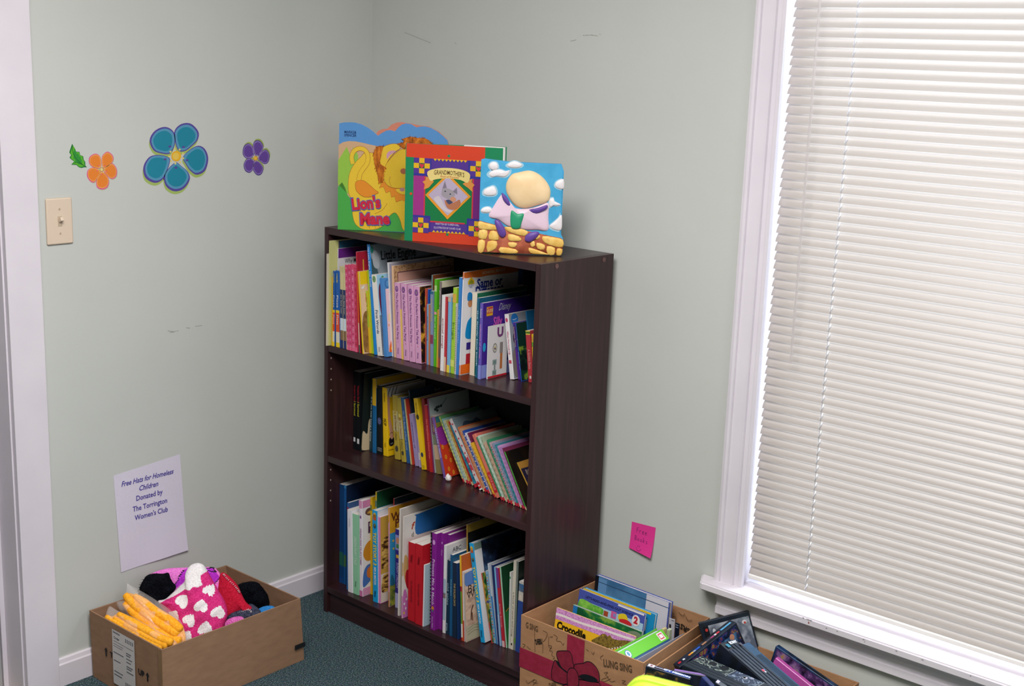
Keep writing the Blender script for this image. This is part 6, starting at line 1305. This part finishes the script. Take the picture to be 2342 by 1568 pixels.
def art_science(mb, f, L, D):
    rect(mb, f, 0, -D, L, 0, '4A5AB0', 1); rect(mb, f, .005, -D, L - .002, -.026, 'B0D4EC', 2); blob(mb, f, [(.006, -.08), (.006, -.027), (.05, -.027), (.085, -.030), (.080, -.055), (.05, -.08)], mnoise('meadow_print', [(.4, '58A83A'), (.6, '8AC850')], 60, 2, .4), 3)
    text(mb, f, "LET'S-READ-AND-FIND-OUT SCIENCE", (L * .47, -.0145), .0085, '1A1E4A', 3, width=L * .72, bold=.02)
    c = f.px(1552, 700); ell(mb, f, c, .0125, .0145, 'F0ECEC', 5); text(mb, f, '2', c, .024, 'C8283A', 6, bold=.06)
    a, b_ = f.px(1180, 620); rect(mb, f, a - .008, b_ - .008, a + .006, b_ + .008, 'B05030', 4); a, b_ = f.px(1275, 635); rect(mb, f, a - .009, b_ - .008, a + .008, b_ + .010, 'E060A0', 4); rect(mb, f, a - .001, b_ - .003, a + .006, b_ + .006, '8A90D0', 5)
    blob(mb, f, [f.px(*p) for p in ((1340, 620), (1420, 620), (1450, 680), (1430, 720), (1340, 690))], 'F0D02A', 4); blob(mb, f, [f.px(*p) for p in ((1340, 690), (1400, 680), (1470, 710), (1500, 760), (1400, 760))], 'D82A34', 5)
    rect(mb, f, L * .6, -.005, L - .003, -.0005, 'F0ECEC', 3)
def art_cyan(mb, f, L, D):
    rect(mb, f, 0, -D, L, 0, '1A8EC4', 1); rect(mb, f, .002, -.005, L - .012, 0, 'F4CC22', 2); rect(mb, f, L - .050, -.05, L - .022, -.020, 'E4E0DC', 2)
    for k in range(9): rect(mb, f, L - .046, -.046 + k * .0026, L - .026, -.0447 + k * .0026, '3A3A40', 3)
def art_atlas(mb, f, L, D):
    rect(mb, f, 0, -D, L, 0, mnoise('hazy_blue_cloth', [(.35, '3A6A94'), (.65, '5A8CB4')], 14, 3, .35), 1); rect(mb, f, 0, -D, .012, 0, '10161E', 2); rect(mb, f, .012, -D, .040, -.004, '6A9CCC', 2); rect(mb, f, L - .075, -D, L, 0, 'E4E0E8', 2); rect(mb, f, .012, -.0165, L, -.0145, '3A5A80', 3); rect(mb, f, L - .003, -D, L, 0, '4A5AB0', 4)
box_book('picture_book', 'yellow and lilac picture book titled Crocodile at the front of the ribbon box', ipx(1560, 905), hit(*ipx(565, 535), 2, .262), 8, .004, art_croc, 'F6C22A', Lmax=.248)
box_book('picture_book', 'dark green riverside picture book just behind the crocodile book', ipx(1625, 835), hit(*ipx(775, 497), 2, .272), 8, .0045, art_greenriver, '1A6A44')
box_book('picture_book', 'blue science reader with a red numeral in a white circle', ipx(1668, 622), hit(*ipx(850, 302), 2, .296), 8, .005, art_science, '4A5AB0')
box_book('picture_book', 'bright cyan book with a yellow top edge and a barcode', ipx(1845, 645), hit(*ipx(893, 290), 2, .296), 8, .012, art_cyan, '1A8EC4', True, Lmax=.232)
box_book('picture_book', 'tall blue and white hardback at the back of the ribbon box', ipx(1975, 477), hit(*ipx(1050, 130), 2, .292), 4, .014, art_atlas, '5A6AB8', True)
# green hardcover standing open against the right wall of the box, page ends up
LG = '6CC82A'
def wbox(root, name, a, b_, m, r=.0003, deco=None):
    mb = MB(); mb.bbox(a, b_, m, r, 1)
    if deco: deco(mb)
    return mb.build(name, root)
root = thing('picture_book', (1.25, -.25, .006), 'lime green hardcover standing open across the right side of the ribbon box', 'book', 'books in the ribbon printed box')
wbox(root, 'back_cover', (1.2335, -.338, .006), (1.2355, -.155, .260), LG); wbox(root, 'page_block', (1.2358, -.335, .008), (1.2485, -.158, .255), M_PAGESG)
M = mtx(V((1.2495, -.338, .263)), V((0, 1, 0)), V((.80, 0, -.60)).normalized(), V((-.60, 0, -.80)).normalized())
mb = MB(); mb.bbox((0, 0, 0), (.183, .030, .002), mat(LG), .0004, 1, M)
def deco_rect(mb, M, x0, y0, x1, y1, m, z=-.0004): mb.add([M @ V((x0, y0, z)), M @ V((x1, y0, z)), M @ V((x1, y1, z)), M @ V((x0, y1, z))], [(0, 1, 2, 3)], m)
def deco_ell(mb, M, cx, cy, rx, ry, m, z=-.0006, n=16): mb.add([M @ V((cx + rx * math.cos(2*PI*i/n), cy + ry * math.sin(2*PI*i/n), z)) for i in range(n)], [tuple(range(n))], m)
deco_ell(mb, M, .024, .015, .010, .011, '3A78B8'); deco_ell(mb, M, .024, .015, .0085, .009, 'E8F0F8', -.0008); deco_ell(mb, M, .024, .015, .004, .006, '5A98C8', -.001)
deco_rect(mb, M, .152, .004, .174, .026, 'F4ECEC'); deco_rect(mb, M, .155, .007, .171, .023, 'D84A50', -.0007); deco_rect(mb, M, .157, .010, .169, .020, 'F4ECEC', -.0009)
mb.build('front_cover', root)
mb = MB(); mb.bbox((0, .0302, .0), (.183, .040, .002), mat('1A4A74'), .0004, 1, M); mb.build('spine', root)
mb = MB(); mb.bbox((1.2875, -.332, .006), (1.2887, -.115, .250), mat('B8B6C4'), .0003, 1); tag(mb.build('card_folder'), 'pale grey card sheet standing along the right wall of the ribbon box', 'card sheet', 'books in the ribbon printed box')
def upright(name, lab, px_, z, w_, d_, col, parts=()):
    A = hit(*ipx(*px_), 2, z); mb = MB(); mb.bbox((A.x, A.y, .006), (A.x + w_, A.y + d_, z), mat(col), .0003, 1)
    f = Fr((A.x, A.y, z), (1, 0, 0), (0, 0, 1), None, .0004)
    for x0, z0, x1, z1, c in parts: rect(mb, f, x0, -z1, x1, -z0, c, 1)
    return tag(mb.build(name), lab, 'book', 'books in the ribbon printed box')
upright('booklet', 'thin cream and lilac booklet beside the cyan barcode book', (1868, 800), .258, .007, .014, 'D8C890', [(0, 0, .003, .20, 'A890C8')])
upright('booklet', 'pale green striped booklet right of the tall blue hardback', (1935, 810), .255, .008, .012, 'C8D0B0', [(.003, .002, .005, .2, '8ABE4A')])
upright('disc_sleeve', 'white and black disc sleeve by the back wall of the ribbon box', (1962, 665), .262, .018, .002, 'C8C4CC', [(.002, .016, .008, .026, '2A2024'), (.008, .003, .016, .005, '5A5A64')])
upright('disc_sleeve', 'dark navy disc sleeve with pale lettering behind the white one', (2040, 725), .258, .012, .003, '141A2C', [(.002, .004, .010, .006, 'A8B0C8'), (.002, .010, .010, .012, 'A8B0C8')])

# --- box of games under the window
q3 = [(1.334, -.40), (1.722, -.40), (1.722, -.018), (1.305, -.018)]
bx3, pan = carton('cardboard_box', 'brown cardboard box of video games under the window sill', q3, q3, .238, M_KRAFT2)
for n_, mb in pan: mb.build(n_, bx3)
c1_ = (1560, 1370, 7.918); c2_ = (1740, 1430, 9.758); c3_ = (1400, 1480, 9.008)
def cpx(c, x, y): return (c[0] + x / c[2], c[1] + y / c[2])
BLK = mnoise('game_case_plastic', [(.4, '101826'), (.6, '162234')], 30, 2, .38, spec=.5)
def axes(A, B, up=(0, 1, 0), down=True):
    e1 = (B - A).normalized(); e2 = V(up); e2 = (e2 - e1 * e2.dot(e1)).normalized(); n = e1.cross(e2)
    if down and n.z > 0: n = -n
    return e1, e2, n
def case(label, A, B, up, L, D, t, deco=None, m=BLK, down=True, group='game cases in the box under the window'):
    """A, B: ends of the first edge; up: rough direction of the second edge"""
    e1, e2, n = axes(A, B, up, down); A_ = A
    if not down and n.dot(A - CAM) < 0: n = -n
    M = mtx(A_, e1, e2, n)
    root = thing('game_case', A_ + e1 * L / 2 + e2 * D / 2 + n * t, label, 'game case', group)
    mb = MB(); mb.bbox((0, 0, 0), (L, D, t), m, .0022, 3, M); shell = mb.build('case_shell', root)
    if deco:
        mb = MB(); deco(mb, M, L, D, t); mb.build('printed_insert', shell)
    return shell, M
def d_back(mb, M, L, D, t):
    deco_rect(mb, M, .008, .012, L - .004, D - .008, mnoise('grey_cover_art', [(.4, '5A6270'), (.6, 'A8B0BC')], 26, 3, .25)); deco_rect(mb, M, .008, .012, .022, D - .008, '10141E', -.0006)
    deco_ell(mb, M, .016, .022, .0035, .004, 'C83A3A', -.0008); deco_ell(mb, M, .034, .030, .004, .008, 'D8DCE4', -.0008); deco_rect(mb, M, .028, .040, .036, .046, '14181F', -.0008); deco_ell(mb, M, L - .018, .024, .006, .005, 'D8D8E0', -.0008); deco_ell(mb, M, L - .017, .026, .003, .003, 'C04848', -.001)
case('black game case propped highest, its grey cover leaning back to the sill', hit(*cpx(c1_, 290, 430), 2, .281), hit(*cpx(c1_, 1120, 225), 2, .319), (0, -.26, -.95), .130, .19, .0135, d_back, down=False)
def d_long(mb, M, L, D, t):
    deco_rect(mb, M, .006, .004, L - .006, D - .004, mnoise('busy_cover_art', [(.40, '10182C'), (.50, '1E3468'), (.57, '6A2A40'), (.62, '86703E'), (.68, '141E38')], 60, 3, .25)); deco_rect(mb, M, .01, .02, .075, D - .02, mnoise('skyline_art', [(.4, '20304A'), (.6, '5A86B4')], 30, 3, .25), -.0006); deco_ell(mb, M, .028, .026, .007, .009, 'C88A6A', -.0008)
A = hit(*cpx(c1_, 985, 412), 2, .326)
rt, M = case('thick black game case lying diagonally with a colourful strip along its spine', A, hit(*cpx(c3_, 1340, 440), 2, .244), (.10, -.1, -1), .19, .135, .0265, d_long, down=False)
mb = MB()                                            # spine strip on the edge y = 0
def edge_rect(mb, M, x0, z0, x1, z1, m, y=-.0004): mb.add([M @ V((x0, y, z0)), M @ V((x1, y, z0)), M @ V((x1, y, z1)), M @ V((x0, y, z1))], [(0, 1, 2, 3)], m)
edge_rect(mb, M, .006, .0095, .19 - .004, .0165, '0E1420')
x = .008
for w_, c in ((.034, '5AA0CC'), (.004, '20304A'), (.010, 'C83A44'), (.006, 'D8D8DC'), (.012, '9A3A6A'), (.014, '4A4450'), (.014, 'A8785A'), (.006, '1A2030'), (.014, '2A5AC0'), (.008, '98A0B0'), (.006, 'E0B040'), (.008, 'E88A3A'), (.012, '20283A'), (.006, 'D8DCE4'), (.006, '14182A'), (.008, 'C82A3A')): edge_rect(mb, M, x, .0100, x + w_, .0160, c, -.0007); x += w_ + .0004
for z0 in (.001, .019): edge_rect(mb, M, .055, z0 + .001, .095, z0 + .0055, '060A12', -.0003)
mb.build('spine_strip', rt)
# two consoles
A_ = hit(*cpx(c1_, 680, 800), 2, .300); e1, e2, n = axes(A_, hit(*cpx(c1_, 1400, 1430), 2, .264)); M = mtx(A_, e1, e2, n)
co = thing('game_console', A_ + e1 * .13 + n * .1, 'black ribbed game console marked SONY standing on edge in the games box', 'game console')
CBL = mnoise('console_black', [(.4, '0A1018'), (.6, '10182A')], 40, 2, .45, spec=.4)
mb = MB(); mb.bbox((0, 0, 0), (.26, .056, .075), CBL, .0015, 2, M)
for k in range(5): mb.bbox((.030 if k in (0, 1, 4) else .0, .0020 + k * .0108, -.0026), (.26, .0098 + k * .0108, .0005), mnoise('console_rib', [(.4, '16202E'), (.6, '1E2A3A')], 40, 2, .4), .0006, 1, M)
rbd = mb.build('ribbed_body', co)
mb = MB(); fr = Fr(A_ - n * .0026, e1, e2, None, .0003); sgn = 1
def on_face(mb, s, cx, cy, sz, wd, m, M, rot=0, z=-.0028):
    vs_, fs_, W_ = glyphs(s, .05); sx = wd / W_; out = [M @ V((cx + X * sx * math.cos(rot) - Y * sz * math.sin(rot), cy + X * sx * math.sin(rot) + Y * sz * math.cos(rot), z)) for X, Y in vs_]; mb.add(out, fs_, m)
on_face(mb, 'SONY', .0105, .036, .012, .026, 'E8ECF4', M, rot=1.55); deco_rect(mb, M, .010, .008, .022, .018, '2A7A94', -.003); deco_rect(mb, M, .018, .048, .029, .055, '4A4854', -.003)
deco_ell(mb, M, .118, .030, .0045, .0035, 'D84058', -.003); deco_ell(mb, M, .124, .031, .003, .002, 'E0E4F0', -.0032); deco_ell(mb, M, .117, .0345, .002, .0018, '3A8AC0', -.0032)
mb.build('markings', rbd)
B0 = A_ + e2 * .0568 + n * .003 + e1 * .020
mb = MB(); M2 = mtx(B0, e1, e2, n); BLS = mnoise('console_slate', [(.4, '28465F'), (.6, '305070')], 30, 2, .5)
mb.bbox((0, 0, 0), (.24, .030, .07), BLS, .001, 2, M2)
for k in range(6): deco_rect(mb, M2, .045, .006 + k * .0034, .238, .0076 + k * .0034, '0C1622', -.0004)
mb.build('vented_base', co)
# pattern-skinned console lying flat
A_ = hit(*cpx(c1_, 290, 985), 2, .266); A_.x += .010; e1 = V((.995, -.08, 0)).normalized(); e2 = V((e1.y, -e1.x, 0)); n = V((0, 0, -1)); M = mtx(A_, e1, e2, n)
sk = thing('patterned_console', A_ + e1 * .1, 'dark console with a white swirl patterned skin lying in the games box', 'game console')
SKN = mnoise('swirl_skin', [(.44, '161E26'), (.475, '2A343A'), (.50, 'B4C0AE'), (.53, '1A242C')], 30, 2, .4, dist=2.2)
mb = MB(); mb.bbox((0, 0, 0), (.24, .075, .05), mat('1C2630', .45), .002, 2, M); cbd = mb.build('console_body', sk)
mb = MB(); deco_rect(mb, M, .004, .003, .100, .040, SKN); deco_rect(mb, M, .102, .002, .104, .045, '8A9498', -.0006); deco_rect(mb, M, .106, .003, .180, .042, mnoise('swirl_skin_blue', [(.45, '2A3446'), (.50, '3A465C'), (.53, '98A8B4'), (.56, '2A3446')], 24, 2, .4, dist=2)); deco_rect(mb, M, .182, .003, .184, .045, '8A9498', -.0006)
for cx, cy, r, c in ((.045, .016, .009, '10161C'), (.078, .014, .011, '10161C'), (.140, .018, .006, 'A8A8B0'), (.138, .018, .0035, '5A5A68'), (.152, .008, .005, '8A8A9A'), (.205, .016, .012, '10161C')): deco_ell(mb, M, cx, cy, r, r, c, -.0008)
for k in range(2): deco_rect(mb, M, 0, .050 + k * .012, .24, .0512 + k * .012, '0E141A', -.0005)
mb.build('patterned_skin', cbd)
# cases at the right: black one and a pink one
def d_none(mb, M, L, D, t):
    edge = [(0, '2A1A30'), ]
A = hit(*cpx(c2_, 330, 450), 2, .265)
rt, M = case('black game case standing at the right end of the games box', A, hit(*cpx(c2_, 1640, 1350), 2, .225), (0, 1, 0), .19, .0145, .125, None, m=mnoise('game_case_blue_black', [(.4, '14243C'), (.6, '20406A')], 30, 2, .35, spec=.5))
mb = MB()
def side_rect(mb, M, x0, z0, x1, z1, m, y=-.0006): mb.add([M @ V((x0, y, z0)), M @ V((x1, y, z0)), M @ V((x1, y, z1)), M @ V((x0, y, z1))], [(0, 1, 2, 3)], m)
side_rect(mb, M, .006, .004, .185, .125, mnoise('violet_cover_art', [(.4, '1A1428'), (.5, '4A3060'), (.6, '8A6A9A'), (.68, 'A8844A')], 34, 3, .3)); deco_rect(mb, M, .060, .0025, .150, .0085, '081018'); mb.build('printed_insert', rt)
A = hit(*cpx(c2_, 330, 715), 2, .250)
case('bright pink game case in front of the black one at the right', A, hit(*cpx(c2_, 1120, 1350), 2, .210), (0, 1, 0), .175, .0125, .12, None, m=mat('D060B8', .25, .5))
def d_front(mb, M, L, D, t):
    deco_rect(mb, M, .004, .0015, .020, D - .0015, 'E0D8E4'); deco_ell(mb, M, .012, D / 2, .003, .003, '8A4A5A', -.0007); deco_rect(mb, M, .020, .0015, .045, D - .0015, '2A2440'); on_face(mb, 'PlayStation', .032, D / 2, .004, .022, 'C8C8D8', M, z=-.0007)
    deco_rect(mb, M, .045, .0015, L - .003, D - .0015, '2A4AA0'); on_face(mb, 'SPY MISSION', L * .68, D / 2, .009, .065, 'E0E4F0', M, z=-.0008)
YB = (.12, 1, 0)
rt, M = case('game case with white lettering on its blue spine, at the near left corner', hit(*cpx(c3_, 690, 372), 2, .276), hit(*cpx(c3_, 1465, 612), 2, .270), YB, .11, .0145, .12, d_front)
mb = MB(); side_rect(mb, M, .004, .005, .106, .11, mnoise('dark_gold_art', [(.4, '14181A'), (.52, '2A302A'), (.6, '8A6A2A'), (.66, '1A2024')], 40, 3, .3)); mb.build('side_print', rt)
case('game case with a lilac spine just behind the blue lettered one', hit(*cpx(c3_, 1250, 478), 2, .264), hit(*cpx(c3_, 1880, 585), 2, .264), YB, .080, .012, .11, lambda mb, M, L, D, t: deco_rect(mb, M, .003, .0015, L - .003, D - .0015, '8A6AA8'))
case('navy game case turned away, lowest at the near edge of the pile', hit(*cpx(c3_, 1835, 600), 2, .270), hit(*cpx(c3_, 2030, 800), 2, .262), YB, .05, .0145, .12, None, m=mnoise('navy_case', [(.4, '141E48'), (.6, '1E2C60')], 30, 2, .35))
case('small dark case with a pale tip at the bottom edge beside the navy one', hit(*cpx(c3_, 2120, 712), 2, .270), hit(*cpx(c3_, 2330, 840), 2, .262), YB, .06, .0145, .12, lambda mb, M, L, D, t: deco_rect(mb, M, .001, .0015, .008, D - .0015, 'C0B8D0'))

# --- lime plastic chair in the foreground: only its top rail shows
LIME = mnoise('lime_plastic', [(.4, 'BCE03A'), (.6, 'C4E644')], 5, 2, .35)
A = hit(1437, 1568, 2, .55); Bq = hit(1592, 1566, 2, .52)
d = V((math.cos(math.radians(14)), math.sin(math.radians(14)), 0)); nb = V((d.y, -d.x, 0))
ch = thing('child_chair', (A.x + .15, A.y - .14, 0), 'lime green plastic child chair, only its rounded top edge showing at the bottom', 'chair')
def rr(w_, h_, r, n=8):
    out = []
    for cx, cy, a0 in ((w_ - r, h_ - r, 0), (r, h_ - r, 90), (r, r, 180), (w_ - r, r, 270)):
        for i in range(n + 1): t = math.radians(a0 + 90 * i / n); out.append((cx + r * math.cos(t), cy + r * math.sin(t)))
    return out
O_ = A + V((0, 0, 0)); O_.z = .55 + .026
fch = Fr(V((A.x - .006, A.y, .25)), d, (0, 0, 1), None)
bm = bmesh.new(); pts = rr(.31, O_.z - .25, .045)
vs = [bm.verts.new(fch.P(a, b_) + fch.n * .016) for a, b_ in pts]; fa = bm.faces.new(vs); e_ = bmesh.ops.extrude_face_region(bm, geom=[fa]); bmesh.ops.translate(bm, vec=-fch.n * .032, verts=[q for q in e_['geom'] if isinstance(q, bmesh.types.BMVert)])
bmesh.ops.recalc_face_normals(bm, faces=bm.faces[:]); bmesh.ops.bevel(bm, geom=[e for e in bm.edges if len(e.link_faces) == 2 and e.calc_face_angle() > 1.2], offset=.007, segments=4, affect='EDGES'); bm.verts.index_update()
mb = MB(); mb.add([v.co.copy() for v in bm.verts], [[v.index for v in q.verts] for q in bm.faces], LIME); bm.free(); mb.build('backrest', ch, smooth=True)
c0_ = V((A.x - .006, A.y, 0))
mb = MB(); Mx = Matrix.Identity(4)
for i in range(3): Mx[i][0] = d[i]; Mx[i][1] = nb[i]; Mx[i][2] = (0, 0, 1)[i]; Mx[i][3] = c0_[i]
mb.bbox((.0, .0, .262), (.31, .30, .285), LIME, .01, 3, Mx); mb.build('seat', ch)
for x, y in ((.03, .03), (.28, .03), (.03, .27), (.28, .27)):
    mb = MB(); mb.tube([Mx @ V((x, y, .265)), Mx @ V((x + (.015 if x > .1 else -.015), y + (.012 if y > .1 else -.012), .001))], [.016, .012], LIME, 12); mb.build('leg', ch, smooth=True)
